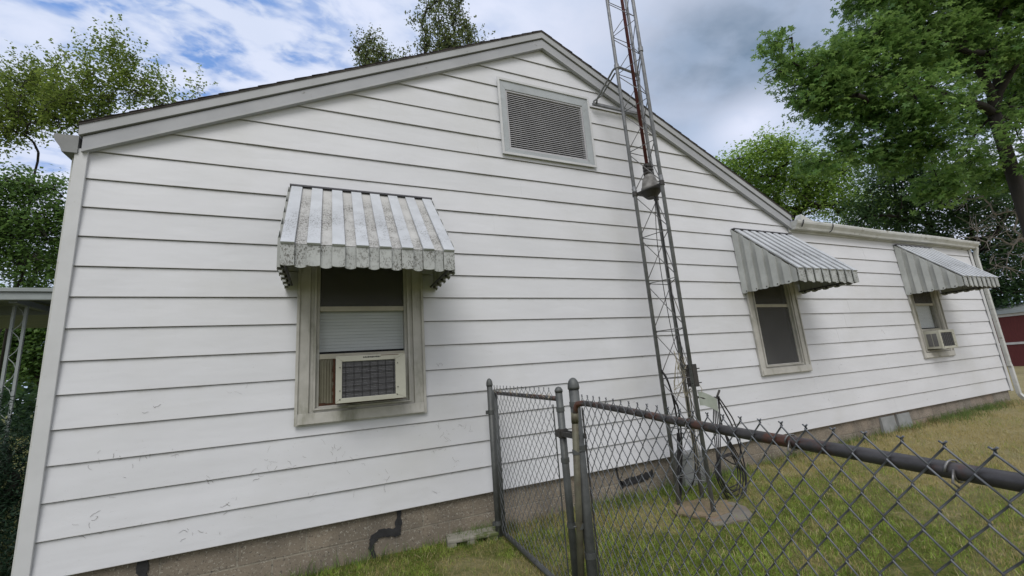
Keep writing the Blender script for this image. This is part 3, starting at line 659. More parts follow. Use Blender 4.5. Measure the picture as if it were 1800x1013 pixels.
# ------------------------------------------------------------------ awnings (things fixed over the windows)
def awning():
    W_, D_, zt, zk, zb = 1.10, .69, .825, .145, 0.0
    root = empty('window_awning')
    nr = 8; pr = .078; gap = (W_ - nr * pr) / (nr - 1); X = [i * (pr + gap) for i in range(nr)]
    nrm = Vector((0, -(zt - zk), D_)).normalized() * -1; nrm = Vector((0, -(zt - zk) / math.hypot(D_, zt - zk), D_ / math.hypot(D_, zt - zk)))
    A, B = Vector((0, -.03, zt)), Vector((0, -D_, zk))
    def slab(x0, x1, a, b_, off, th):
        n_ = nrm
        P = [a + n_ * off, b_ + n_ * off]; 
        return [(x0, P[0].y, P[0].z), (x1, P[0].y, P[0].z), (x1, P[1].y, P[1].z), (x0, P[1].y, P[1].z)], n_ * th
    m = MB(); p, d = slab(.0, W_, A, B, -.0, .0015); m.prism(p, d); m.build('slope_pan', M['aw_rec'], root)
    m = MB()
    for x in X:
        p, d = slab(x, x + pr, A + (B - A) * .03, B + Vector((0, -.022, -.012)), .002, .017); m.prism(p, d)
    m.build('slope_rib', M['aw_top'], root, bevel=.0025)
    m = MB()
    for i, x in enumerate(X):
        y = -D_ - .020
        P = [(x, y, zk + .006), (x + pr, y, zk + .006)] + [(x + pr * (1 - t), y, zb + .004 - .006 * math.sin(math.pi * t)) for t in (0, .25, .5, .75, 1)]
        m.prism(P[::-1], (0, .012, 0))
        if i < nr - 1:
            a, c = x + pr + .0005, x + pr + gap - .0005; y = -D_ - .0
            P = [(a, y, zk - .002), (c, y, zk - .002)] + [(c + (a - c) * t, y, zb - .002 - .008 * math.sin(math.pi * t)) for t in (0, .25, .5, .75, 1)]
            m.prism(P[::-1], (0, .002, 0))
            m.box((a - .004, y - .012, zb + .002), (a - .001, y + .012, zk - .002)); 
    m.build('valance', M['aw_val'], root, bevel=.0015)
    m = MB(); m.box((-.012, -.062, zt - .002), (W_ + .012, -.004, zt + .011))
    m.build('flashing', M['aw_dark'], root)
    zs = lambda y: zt - .006 + (zk - zt) * (-y - .03) / (D_ - .03)
    for sx, x in ((-1, 0.0), (1, W_)):
        m = MB(); m2 = MB(); ny = 5; q = (D_ - .02) / ny
        for i in range(ny):
            y0, y1 = -.02 - q * i, -.02 - q * (i + 1); ym = y0 - q * .52
            # raised board then recessed board
            def bd(mm, ya, yb, xx, lo):
                yb = max(yb, -D_)
                n5 = (0, .25, .5, .75, 1)
                P = [(xx, ya, zs(ya)), (xx, yb, zs(yb))] + [(xx, yb + (ya - yb) * t, lo - .007 * math.sin(math.pi * t)) for t in n5]
                mm.prism(P, (.0025 * -sx, 0, 0))
            bd(m, y0, ym, x + sx * .024, zb + .0); bd(m2, ym, y1, x + sx * .002, zb + .008)
            m2.box((min(x + sx * .002, x + sx * .024), ym - .001, zb + .008), (max(x + sx * .002, x + sx * .024), ym + .001, zs(ym) - .004))
            m2.box((min(x + sx * .002, x + sx * .024), y0 - .001, zb + .008), (max(x + sx * .002, x + sx * .024), y0 + .001, zs(y0) - .004))
        m.build('side_board', M['aw_side'], root); m2.build('side_pan', M['aw_side2'], root)
        m = MB(); m.tube([(x - sx * .02, -.05, .28), (x - sx * .02, -D_ + .02, .10)], .007, 6); m.tube([(x - sx * .02, -.02, .03), (x - sx * .02, -D_ + .02, .03)], .008, 6)
        for i in range(5): m.tube([(x - sx * .012, -.08 - i * .13, .016), (x + sx * .026, -.08 - i * .13, .016)], .009, 6)
        m.split('bracket', M['blackm'], root)
    return root
aw = awning(); aws = [aw, copy_tree(aw), copy_tree(aw)]
for a, x, lb in zip(aws, (1.243, 6.205, 9.965), ('speckled mildewed metal awning over the big near window, nearest of the three', 'striped grey metal awning over the plain window just right of the tower', 'farthest smallest looking metal awning beside the downspout corner')):
    a.location = (x, 0, 1.688); tag(a, lb, 'awning', 'ribbed metal awnings over the windows')

# ------------------------------------------------------------------ air conditioners
def ac(x0, x1, z0, z1, G, low, detailed=True):
    root = empty('air_conditioner', (0, 0, 0)); Y = -.20
    b = MB()
    b.box((x0 + .004, Y + .006, z0 + .004), (x1 - .004, .05, z1 - .004))
    c = b.build('case', M['ac'], root, bevel=.004)
    lw, rw, tw, bw = .042, .075, .040, .034
    b = MB(); ring(b, (x0, x1, z0, z1), (x0 + lw, x1 - rw, z0 + bw, z1 - tw), Y - .012, Y + .0055)
    b.build('grille_frame', M['ac'], root, bevel=.003)
    gx0, gx1, gz0, gz1 = x0 + lw, x1 - rw, z0 + bw, z1 - tw
    b = MB(); b.box((gx0, Y + .001, gz0), (gx1, Y + .0055, gz1)); co = b.build('condenser_coil', M['ac_grey'], root)
    b = MB(); r = random.Random(5)
    for i in range(22):
        z = gz0 + (gz1 - gz0) * (i + .5) / 22
        x = gx0 + .002
        while x < gx1 - .01:
            w_ = r.uniform(.02, .09)
            if r.random() < .62: b.box((x, Y - .0015, z - .0012), (min(x + w_, gx1 - .001), Y + .0008, z + .0012))
            x += w_ + .004
    b.build('fin', M['fin'], co)
    b = MB()
    for i in range(7): 
        x = gx0 + (gx1 - gx0) * (i + .45) / 6.7; b.tube([(x, Y - .005, gz0), (x, Y - .005, gz1)], .0017, 5)
    for i in range(5):
        z = gz0 + (gz1 - gz0) * (.16 + .17 * i); b.tube([(gx0 - (.012 if i in (0, 4) else 0), Y - .008, z), (gx1 + (.012 if i in (0, 4) else 0), Y - .008, z + .002)], .0017, 5)
    b.build('guard_wire', M['wire'], root)
    b = MB()
    for (x, z) in ((gx0 - .014, gz0 - .008), (gx1 + .010, gz0 - .004), (gx0 - .014, gz0 + .052), (gx1 + .016, gz0 + .05), (gx0 - .014, gz1 - .04), (gx1 + .016, gz1 - .03)):
        b.tube([(x, Y - .013, z), (x, Y - .018, z)], .004, 8)
    b.split('screw', M['blackm'], root)
    # small worn printed marks on the top lip
    if detailed:
        b = MB(); x = x0 + .185
        for wd in (.010, .008, .007, .011, .009, .010, .007, .006, .008, .012, .006):
            b.box((x, Y - .0135, z1 - .019 + r.uniform(-.001, .001)), (x + wd, Y - .0121, z1 - .010 + r.uniform(-.001, .001))); x += wd + .0028
        b.build('printed_marks', M['wire'], root)
        b = MB(); b.box((x0 + .31, Y - .0133, z1 - .0075), (x0 + .44, Y - .0121, z1 - .0035)); b.build('rust_streak', M['rust'], root)
    if not detailed:
        b = MB(); 
        b.box((x0 - .001, Y + .03, z0 + .04), (x0 + .003, Y + .085, z1 - .05)); b.box((x0 - .001, Y + .095, z0 + .04), (x0 + .003, Y + .15, z1 - .05)); b.split('side_louvre', M['curtain'], root)
    # accordion panels with rust
    for (a, c_) in ((G[0], x0 + .002), (x1 - .002, G[1])):
        b = MB(); n = max(2, int((c_ - a) / .009)); s_ = (c_ - a) / n
        for i in range(n):
            b.hexa([(a + s_ * i, .012 - .006 * (i % 2), G[2]), (a + s_ * (i + 1), .012 - .006 * ((i + 1) % 2), G[2]), (a + s_ * (i + 1), .022, G[2]), (a + s_ * i, .022, G[2]),
                    (a + s_ * i, .012 - .006 * (i % 2), low), (a + s_ * (i + 1), .012 - .006 * ((i + 1) % 2), low), (a + s_ * (i + 1), .022, low), (a + s_ * i, .022, low)])
        b.build('accordion_panel', M['accord'], root)
    if detailed:
        b = MB(); r = random.Random(9)
        def rough(x0_, x1_, z0_, z1_, vert):
            n = 14
            for i in range(n):
                if vert:
                    a, c_ = z0_ + (z1_ - z0_) * i / n, z0_ + (z1_ - z0_) * (i + 1) / n; e = r.uniform(-.006, .003)
                    b.box((x0_ + e, .0, a), (x1_, .0055, c_ + .0003))
                else:
                    a, c_ = x0_ + (x1_ - x0_) * i / n, x0_ + (x1_ - x0_) * (i + 1) / n; e = r.uniform(-.004, .006)
                    b.box((a, -.001, z0_), (c_, .0048, z1_ + e))
        rough(x0 - .014, x0 + .0, G[2] + .001, low - .002, True); rough(G[0] + .001, G[1] - .001, G[2] + .0003, G[2] + .018, False)
        b.build('rusty_channel', M['rust'], root)
    return root
a1 = ac(1.572, 2.062, .822, 1.152, G1, 1.1495); tag(a1, 'window air conditioner with rusty surround facing the camera in the big near window', 'air conditioner', 'window air conditioners')
a3 = ac(10.13, 10.60, .815, 1.10, G3, 1.0995, False); tag(a3, 'window air conditioner seen from its side under the farthest awning', 'air conditioner', 'window air conditioners')

# ------------------------------------------------------------------ lattice tower
GZ = gz(4.4, -.6)
LG = [(4.308, -.46), (4.393, -.742), (4.60, -.44)]
tw = empty('lattice_tower', (4.43, -.57, GZ)); tag(tw, 'tall three legged grey lattice antenna tower standing against the gable wall', 'antenna tower')
def lp(p): return (p[0] - 4.43, p[1] + .57, p[2] - GZ)
TOP = 9.2
for i, (x, y) in enumerate(LG):
    b = MB(); b.tube([lp((x, y, GZ - .05)), lp((x, y, TOP))], .0175, 12)
    for z in (2.62, 5.7):
        b.tube([lp((x, y, z - .05)), lp((x, y, z + .05))], .0205, 12); b.tube([lp((x - .03, y, z + .02)), lp((x + .03, y, z + .02))], .005, 6); b.tube([lp((x - .03, y, z - .025)), lp((x + .03, y, z - .025))], .005, 6)
    b.build('leg', M['galv'], tw, smooth=True)
levels = [-.05, .36, .79] + [1.22 + .4575 * i for i in range(17)]
b = MB()
for k, z in enumerate(levels):
    for i in range(3):
        P, Q = Vector((*LG[i], z)), Vector((*LG[(i + 1) % 3], z))
        b.tube([lp(P), lp(Q)], .0042, 6)
        if k + 1 < len(levels):
            z2 = levels[k + 1]
            A, B = ((P.x, P.y, z2 - .025), (Q.x, Q.y, z + .025)) if i != 1 else ((P.x, P.y, z + .025), (Q.x, Q.y, z2 - .025))
            b.tube([lp(A), lp(B)], .0042, 6)
            if i == 0: # bent return wire at the node
                b.tube([lp((P.x, P.y, z2 - .025)), lp((P.x + .012, P.y - .02, z2 - .012)), lp((P.x, P.y, z2))], .0042, 5)
b.build('cross_bracing', M['brace'], tw, smooth=True)
ctr = (4.434, -.55)
b = MB(); b.tube([lp((*ctr, 2.86)), lp((*ctr, TOP + .4))], .017, 12); b.build('mast_pipe', M['redpipe'], tw, smooth=True)
# rotator: bell casting on a plate, clamp on top
b = MB(); b.lathe(lp((*ctr, 2.60)), [(.085, 0), (.092, .014), (.090, .034), (.080, .055), (.072, .10), (.060, .14), (.046, .16), (.040, .172)], 24); ro = b.build('rotator', M['alum'], tw, smooth=True)
b = MB(); b.lathe(lp((*ctr, 2.765)), [(.038, 0), (.038, .12)], 14)
for z in (2.785, 2.825, 2.86): b.tube([lp((ctr[0] - .045, ctr[1] - .03, z)), lp((ctr[0] + .045, ctr[1] - .03, z))], .006, 6); b.lathe(lp((*ctr, z - .008)), [(.046, 0), (.046, .018)], 14)
b.build('mast_clamp', M['blackm'], tw)
b = MB(); P = [Vector((x, y, 2.588)) + (Vector((x, y, 0)) - Vector((*ctr, 0))) * .10 for x, y in LG]
b.prism([lp(p) for p in P[::-1]], (0, 0, .010)); b.lathe(lp((*ctr, 2.545)), [(.05, -.015), (.10, .042)], 18)
for x, y in LG: b.lathe(lp((x, y, 2.57)), [(.026, 0), (.026, .045)], 12)
b.build('rotator_plate', M['blackm'], tw)
# wall bracket
b = MB()
def bar(b, pts, w_=.012): b.tube([lp(p) for p in pts], w_, 8)
b.box(lp((4.25, -.075, 3.855)), lp((4.98, -.048, 3.885)))
bar(b, [(4.30, -.06, 3.87), (4.27, -.12, 3.89), (4.30, -.40, 4.05), (4.308, -.46, 4.06)], .011); bar(b, [(4.26, -.06, 3.90), (4.32, -.16, 3.93), (4.33, -.40, 4.03)], .009)
bar(b, [(4.90, -.06, 3.87), (4.80, -.22, 3.93), (4.64, -.42, 4.02), (4.60, -.44, 4.04)], .011); bar(b, [(4.93, -.06, 3.90), (4.82, -.16, 3.90), (4.66, -.38, 3.99)], .009)
bar(b, [(4.308, -.46, 4.06), (4.60, -.44, 4.05)], .013); bar(b, [(4.60, -.44, 4.05), (4.393, -.742, 4.05)], .007)
for x, y in LG: b.lathe(lp((x, y, 4.03)), [(.025, 0), (.025, .05)], 10)
b.build('wall_bracket', M['galv'], tw, smooth=False)
# lower clamp pair on the front leg
b = MB(); x, y = LG[1]
b.box(lp((x - .005, y - .022, .71)), lp((x + .045, y + .055, .90)))
for z in (.74, .86): b.tube([lp((x - .05, y + .02, z)), lp((x + .085, y + .02, z))], .006, 6); b.tube([lp((x - .02, y - .01, z)), lp((x + .085, y - .01, z))], .005, 6)
b.build('leg_clamp', M['blackm'], tw)

# cables on and around the tower
def catm(P, n=8):
    P = [Vector(p) for p in P]; P = [P[0]] + P + [P[-1]]; o_ = []
    for i in range(1, len(P) - 2):
        for k in range(n):
            t = k / n; a, b_, c, d = P[i - 1:i + 3]
            o_.append(.5 * ((2 * b_) + (-a + c) * t + (2 * a - 5 * b_ + 4 * c - d) * t * t + (-a + 3 * b_ - 3 * c + d) * t ** 3))
    o_.append(P[-2]); return o_
b = MB(); b.tube(catm([(4.46, -.57, 2.55), (4.50, -.55, 2.2), (4.515, -.53, 1.7), (4.53, -.53, 1.2), (4.55, -.52, .9), (4.56, -.52, .55), (4.55, -.50, .2), (4.53, -.45, -.1), (4.54, -.30, -.27)]), .006, 6)
b.tube(catm([(4.43, -.60, 2.54), (4.40, -.57, 2.1), (4.41, -.55, 1.6), (4.44, -.55, 1.1), (4.46, -.60, .95)]), .0035, 5)
c_ = b.build('rotator_cable', M['wire'], None, smooth=True); tag(c_, 'black cable running down inside the tower below the bell shaped rotator', 'cable')
b = MB()
b.tube(catm([(4.308, -.465, .86), (4.34, -.49, .80), (4.38, -.50, .62), (4.42, -.50, .50), (4.44, -.46, .25), (4.44, -.42, .05), (4.40, -.40, -.12), (4.36, -.40, -.27)]), .009, 6)
b.tube(catm([(4.308, -.475, .87), (4.35, -.50, .74), (4.40, -.48, .52), (4.425, -.45, .2), (4.41, -.43, -.05), (4.37, -.41, -.28)]), .009, 6)
b.tube(catm([(4.43, -.44, .3), (4.40, -.43, .08), (4.36, -.42, -.1), (4.35, -.40, -.27)]), .014, 6)
c_ = b.build('cable_bundle', M['wire'], None, smooth=True); tag(c_, 'thick black cable bundle tied to the left tower leg and dropping to the ground', 'cable')
# hanging coil of black cable on a peg
b = MB(); r = random.Random(3); pg = Vector((4.80, -.60, .59))
for k in range(4):
    cx, cz, rx, rz = 4.80 + .02 * k, -.06 - .02 * k, .13 + .022 * k, .15 + .03 * k; y = -.60 + .012 * k
    P = [pg + Vector((-.01, .006 * k, 0)), Vector((4.775 - .012 * k, y, .32)), Vector((cx - rx * .85, y - .02, cz + rz * .55)), Vector((cx - rx, y - .03, cz - rz * .1)), Vector((cx - rx * .35, y - .02, cz - rz * .9)), Vector((cx + rx * .45, y, cz - rz * .95)),
         Vector((cx + rx, y + .02, cz - rz * .1)), Vector((cx + rx * .75, y + .01, cz + rz * .6)), Vector((4.81 + .012 * k, y, .33)), pg + Vector((.012, -.006 * k, 0))]
    b.tube(catm(P), .0052, 6)
    P2 = [Vector((cx + rx * math.cos(a), y + .02 * math.sin(3 * a), cz + (rz * .9) * math.sin(a))) for a in np.linspace(.5 * k, .5 * k + 6.0, 12)]
    if k < 3: b.tube(catm(P2, 4), .005, 6)
b.tube(catm([pg, pg + Vector((.07, 0, -.14)), pg + Vector((.15, 0, -.32)), pg + Vector((.18, -.02, -.60)), pg + Vector((.12, -.04, -.82)), pg + Vector((-.05, -.06, -.885)), pg + Vector((-.16, -.05, -.875))]), .0068, 6)
b.tube(catm([pg + Vector((0, -.01, .01)), pg + Vector((.10, 0, -.12)), pg + Vector((.17, 0, -.25)), pg + Vector((.20, 0, -.45)), pg + Vector((.10, 0, -.60)), pg + Vector((-.08, 0, -.50))]), .0062, 6)
cc = b.build('cable_coil', M['wire'], None, smooth=True); tag(cc, 'looped coil of black coaxial cable hanging right of the tower', 'cable coil')
b = MB(); b.tube([lp((4.393, -.742, .63)), lp((4.62, -.66, .58)), lp((4.80, -.60, .58)), lp((4.86, -.59, .64))], .010, 8); b.build('peg_arm', M['blackm'], tw)
b = MB(); P = [(4.44, -.735, .665), (4.53, -.70, .655), (4.64, -.67, .62), (4.76, -.63, .575)]
for p, q in zip(P[:-1], P[1:]):
    b.hexa([(p[0], p[1], p[2] - .115), (q[0], q[1], q[2] - .115), (q[0], q[1] + .003, q[2] - .115), (p[0], p[1] + .003, p[2] - .115), p, q, (q[0], q[1] + .003, q[2]), (p[0], p[1] + .003, p[2])])
o = b.build('metal_plate', M['tag']); o.data.transform(Matrix.Identity(4)); tag(o, 'thin pale greenish metal plate wired to the tower beside the cable coil', 'metal plate')
# tangled twine
b = MB(); r = random.Random(12)
for k in range(9):
    c = Vector((4.42 + r.uniform(-.06, .05), -.64 + r.uniform(-.05, .05), .80 + r.uniform(-.06, .12))); rx, rz = r.uniform(.03, .09), r.uniform(.07, .2); ph = r.uniform(0, 6)
    b.tube(catm([c + Vector((rx * math.cos(a + ph), .03 * math.sin(a * 2 + ph), rz * math.sin(a))) for a in np.linspace(0, 5.6, 8)], 5), .0025, 4)
for k in range(5):
    b.tube(catm([(4.42 + .02 * k, -.62, .85), (4.40 + .03 * k, -.62, .5), (4.42 + .025 * k, -.60, .2), (4.40 + .04 * k, -.58, -.0)], 5), .002, 4)
c_ = b.build('twine_tangle', M['twine'], None, smooth=True); tag(c_, 'tangled pale twine and wire wound on the lower tower', 'twine')
# utility box at the foundation
root = empty('utility_box', (4.86, -.06, GZ)); tag(root, 'grey metal box on the foundation behind the tower legs', 'utility box')
b = MB(); b.box((-.13, -.07, -.02), (.17, .075, .31)); b.build('box_body', M['boxgrey'], root, bevel=.006)
b = MB(); b.box((-.14, -.082, .27), (.18, .07, .318)); b.build('lid', M['boxgrey'], root, bevel=.004)
b = MB(); b.tube([(.10, -.05, .318), (.10, -.05, .34), (.10, -.03, .42), (.10, .02, .46)], .012, 8); b.build('conduit', M['galv'], root)

# concrete pad and dirt
b = MB(); poly = [(4.36, -.68), (4.22, -.82), (4.17, -.93), (4.26, -.97), (4.36, -.96), (4.50, -.99), (4.60, -.93), (4.70, -.80), (4.72, -.66), (4.64, -.58), (4.5, -.60)]
b.prism([(x, y, GZ - .08) for x, y in poly][::-1] if False else [(x, y, GZ - .08) for x, y in poly[::-1]], (0, 0, .088)); o = b.build('concrete_pad', M['pad'], None, bevel=.006); tag(o, 'rounded worn concrete slab under the tower', 'concrete pad')
b = MB(); r = random.Random(2); n = 26
P = [(4.40 + (.27 + r.uniform(-.05, .05)) * math.cos(a), -.60 + (.20 + r.uniform(-.04, .04)) * math.sin(a), GZ - .002) for a in np.linspace(0, 2 * math.pi, n, endpoint=False)]
b.prism(P[::-1], (0, 0, .014)); o = b.build('dirt_patch', M['dirt']); tag(o, 'bare reddish dirt around the slab under the tower', 'dirt', kind='structure')
# loose concrete block by the foundation
root = empty('concrete_block', (2.56, -.09, gz(2.5, -.1))); root.rotation_euler = (0, 0, R(-9)); tag(root, 'mossy grey concrete block lying at the foundation by the gate post', 'concrete block')
b = MB(); b.box((-.20, -.06, -.03), (.20, .07, .0)); 
for x in (-.20, -.05, .12): b.box((x, -.075, -.04), (x + .07, .07, .042))
b.box((-.20, -.078, .03), (.20, .072, .058)); b.build('block_body', M['blockgrey'], root, bevel=.008)

# ------------------------------------------------------------------ chain link
def chain(s0, s1, P0, u, zt, zb, off=0.0, w_=.033, hz=.0385, rad=.0018, seg=5):
    "wires woven as alternate zigzags; returns MB. P0 xy, u direction, zt(s) top line"
    b = MB(); n = int((s1 - s0) / w_); nrm = Vector((u[1], -u[0], 0)); nrm = nrm if nrm.x < 0 else -nrm
    for i in range(n + 1):
        s = s0 + w_ * i + w_ / 2 * 0
        T = zt(s); nz = int((T - zb) / hz); pts = []
        for k in range(nz + 1):
            side = 1 if (i + k) % 2 == 0 else -1
            z = T - hz * k
            # hook round the neighbour
            for dz, dd, dn in ((.0022, .0165 - .001, .0022 * side), (-.0022, .0165 - .001, -.0022 * side)):
                ss = s + side * (dd + .0014); ss = min(max(ss, s0 - .002), s1 + .02)
                jx = rnd.uniform(-.0007, .0007)
                pts.append(Vector((P0[0] + u[0] * (ss + jx), P0[1] + u[1] * (ss + jx), z + dz)) + nrm * (off + dn))
        if len(pts) > 2: b.tube(pts, rad, seg, False)
        # twisted barb at the top
        side = 1 if i % 2 == 0 else -1
        ss = s + side * .0155
        c = Vector((P0[0] + u[0] * ss, P0[1] + u[1] * ss, T + .002)) + nrm * off
        if side > 0:
            U = Vector((u[0], u[1], 0)); b.tube([c, c + U * .003 + Vector((0, 0, .0022)), c + U * .006 + Vector((0, 0, .005))], rad, 5)
            b.tube([c, c - U * .003 + Vector((0, 0, .0022)), c - U * .006 + Vector((0, 0, .004))], rad, 5)
    return b
# gate post on the house side
def postthing(x, y, top, r, zb, label):
    root = empty('fence_post', (x, y, zb)); tag(root, label, 'fence post')
    b = MB(); b.tube([(0, 0, -.2), (0, 0, top - zb - .02)], r, 16); b.build('post', M['post'], root, smooth=True)
    b = MB(); b.lathe((0, 0, top - zb - .035), [(r * 1.12, 0), (r * 1.16, .012), (r * 1.12, .02), (r * 1.08, .03), (r * .9, .045), (r * .55, .058), (r * .15, .063)], 18); b.build('cap', M['post'], root, smooth=True)
    return root
p1 = postthing(2.745, -.175, .885, .0235, gz(2.75, -.2) , 'thin capped gate post right against the house siding')
b = MB()
for z in (.10, .93 - .0): b.lathe((0, 0, z), [(.027, 0), (.027, .03)], 14); b.box((-.045, -.006, z), (-.02, .006, z + .03))
b.split('hinge_band', M['post'], p1)
p2 = postthing(2.765, -1.455, .862, .0285, gz(2.75, -1.5), 'thicker domed cap fence post between the gate and the long rusty rail')
b = MB()
for z in (1.05, .82, .30): b.lathe((0, 0, z), [(.032, 0), (.032, .028)], 16); b.box((-.006, .02, z), (.006, .05, z + .025))
b.split('band', M['post'], p2)
# gate leaf
gate = empty('chain_link_gate', (2.765, -.23, -.24)); tag(gate, 'narrow chain link gate leaf perpendicular to the house wall', 'gate')
def gp(x, y, z): return (x - 2.765, y + .23, z + .24)
b = MB(); b.tube([gp(2.765, -.235, -.26), gp(2.765, -.235, .81)], .018, 12); b.build('upright', M['post'], gate, smooth=True)
b = MB(); b.tube([gp(2.765, -1.285, -.32), gp(2.765, -1.285, .815)], .021, 14); b.lathe(gp(2.765, -1.285, .81), [(.024, 0), (.024, .012), (.014, .028), (.003, .032)], 14); b.build('upright', M['post'], gate, smooth=True)
b = MB(); b.tube([gp(2.765, -.235, .795), gp(2.765, -1.27, .772)], .0145, 12); b.build('top_rail', M['rail'], gate, smooth=True)
b = MB(); b.tube([gp(2.765, -.235, -.245), gp(2.765, -1.27, -.285)], .017, 12); b.build('bottom_rail', M['post'], gate, smooth=True)
m = chain(.03, 1.0, (0, 0), (0, -1), lambda s: 1.07 - .02 * s + .02, -.02, off=.019, rad=.0017)
mo = m.build('chain_mesh', M['mesh'], gate, smooth=True)
b = MB()
for z in (.70, .42, .08): b.lathe(gp(2.765, -1.285, z), [(.0245, 0), (.0245, .025)], 14)
for z in (.6, .25, -.1): b.tube([gp(2.765 - .022, -.26, z), gp(2.765 + .0, -.235, z + .004), gp(2.765 + .02, -.25, z)], .003, 5)
b.split('clamp_band', M['post'], gate)
b = MB(); b.tube([gp(2.743, -1.24, .74), gp(2.743, -1.24, -.25)], .004, 6); b.build('tension_bar', M['post'], gate)
b = MB(); b.box(gp(2.735, -1.25, .56), gp(2.795, -1.30, .60)); b.box(gp(2.742, -1.49, .565), gp(2.75, -1.25, .592)); b.box(gp(2.788, -1.49, .565), gp(2.796, -1.25, .592)); b.tube([gp(2.74, -1.33, .58), gp(2.80, -1.33, .58)], .01, 8)
b.lathe(gp(2.765, -1.285, .555), [(.027, 0), (.027, .05)], 14)
b.build('latch', M['blackm'], gate, bevel=.002)
b = MB(); r = random.Random(8)
for k in range(9):
    s = .08 + .11 * k + r.uniform(-.03, .03); c = Vector(gp(2.765, -.235 - s, .81 - .02 * s)); 
    P = [c + Vector((r.uniform(-.03, .0), r.uniform(-.02, .02), r.uniform(-.02, .03))) for _ in range(5)]; b.tube(catm(P, 4), .0016, 4)
b.build('dry_vine', M['twine'], gate)
o = MB(); 
for k in range(7):
    c = Vector(gp(2.75, -.35 - .09 * k + r.uniform(-.03, .03), .83)); a = r.uniform(0, 6); d = Vector((math.cos(a), math.sin(a), .5)) * .014; e = d.cross(Vector((0, 0, 1))).normalized() * .006
    o.prism([c, c + d * .5 + e, c + d, c + d * .5 - e], (0, 0, .0006))
o.split('dead_leaf', M['bark'], gate)
b = MB(); b.prism([(2.80, -1.325, .22), (2.80, -1.36, .20), (2.80, -1.37, .13), (2.80, -1.35, .09), (2.80, -1.325, .11)], (.012, 0, 0)); o = b.build('hanging_tag', M['teal'], None, bevel=.003); tag(o, 'small dark teal plastic tag hanging in the gap beside the gate', 'tag')

# long panel running toward and past the camera
th = -1.715; FU = (math.cos(th), math.sin(th)); F0 = (2.765, -1.45)
fence = empty('chain_link_fence', (F0[0], F0[1], gz(*F0))); fz = gz(*F0)
tag(fence, 'long chain link fence panel with a rusty top rail running past the camera', 'fence')
def fp(s, z, off=0): return (FU[0] * s + off * FU[1], FU[1] * s - off * FU[0], z - fz)   # off > 0: on the near side
RZ = lambda s: .757 - .026 * s - .012 * s * (s < 1.2) - .0145 * (s >= 1.2)
RZ = lambda s: float(np.interp(s, [0, .06, .55, .92, 1.17, 1.49, 1.75, 3.2], [.765, .761, .747, .730, .722, .716, .709, .685]))
b = MB(); b.tube([fp(.086, .69, .040), fp(.092, .735, .038), fp(.105, .755, .03), fp(.135, RZ(.13), .012), fp(.2, RZ(.2), .0)] + [fp(s, RZ(s)) for s in np.arange(.3, 3.21, .12)], .0148, 16); b.build('top_rail', M['rail'], fence, smooth=True)
b = MB(); b.tube([fp(-.05, -.36, .055), fp(.084, .70, .042)], .0175, 14); b.tube([fp(.078, .66, .0425), fp(.086, .71, .0415)], .0195, 14); b.build('frame_upright', M['olive'], fence, smooth=True)
b = MB(); b.tube([fp(3.2, -.42), fp(3.2, .75)], .024, 14); b.build('end_post', M['post'], fence, smooth=True)
TZ = lambda s: float(np.interp(s, [0, .06, .4, .58, 1.0, 1.25, 1.75, 3.2], [.802, .799, .790, .783, .768, .764, .756, .735])) - fz
m = chain(.13, 3.15, (0, 0), FU, TZ, -.42 - fz, off=-.0, rad=.00195, seg=6)
# shift mesh to the near side of the rail
nv = Vector((FU[1], -FU[0], 0)); nv = nv if nv.x < 0 else -nv
mo = m.build('chain_mesh', M['mesh'], fence, smooth=True); mo.location = nv * .018
b = MB(); b.tube([fp(.135, .735, 0), fp(.135, -.33, 0)], .005, 6); o = b.build('tension_bar', M['blackm'], fence); o.location = nv * .018
b = MB()
for s in (.95, 1.335, 1.655):
    c = Vector(fp(s, RZ(s))); U = Vector((FU[0], FU[1], 0))
    P = [c + nv * .018 * math.cos(a) + Vector((0, 0, .018 * math.sin(a))) + U * (.012 * a / 6.3) for a in np.linspace(0, 6.6, 14)]
    P += [P[-1] + nv * .01 + Vector((0, 0, -.02)), P[-1] + nv * .004 + U * .004 + Vector((0, 0, -.028))]
    b.tube(P, .0021, 6)
b.split('tie_wire', M['tie'], fence, smooth=True)
b = MB()
for z in (.5, .13): ss = .084 - .134 * (.70 - z) / 1.06; b.lathe(fp(ss, z, .045), [(.0195, 0), (.0195, .024)], 12); b.tube([fp(ss, z + .012, .015), fp(ss, z + .012, .08)], .004, 6)
b.split('band', M['post'], fence)

# ------------------------------------------------------------------ porch canopy at left
pc = empty('porch_canopy', (-1.2, 2.1, gz(0, 2))); tag(pc, 'pale metal porch canopy on slim posts at the left side of the house', 'canopy')
def pp(x, y, z): return (x + 1.2, y - 2.1, z - gz(0, 2))
b = MB(); b.box(pp(-3.6, 1.98, 1.985), pp(-.05, 2.03, 2.06)); b.box(pp(-3.6, 1.96, 2.062), pp(-.05, 2.03, 2.10)); b.build('fascia', M['porch'], pc, bevel=.004)
b = MB(); b.prism([pp(-3.6, 2.035, 2.03), pp(-.05, 2.035, 2.03), pp(-.05, 5.2, 2.16), pp(-3.6, 5.2, 2.16)], (0, 0, .03)); b.build('roof_pan', M['porch_under'], pc)
b = MB(); b.box(pp(-3.5, 2.6, 1.94), pp(-.05, 2.64, 2.04)); b.box(pp(-1.3, 2.05, 1.965), pp(-1.24, 5.1, 2.02)); b.build('beam', M['porch_under'], pc)
for x, y in ((-1.37, 2.25), (-1.28, 2.25), (-3.3, 2.25)):
    b = MB(); b.box(pp(x, y, -.30), pp(x + .022, y + .022, 1.984)); b.build('post', M['porch'], pc)
b = MB()
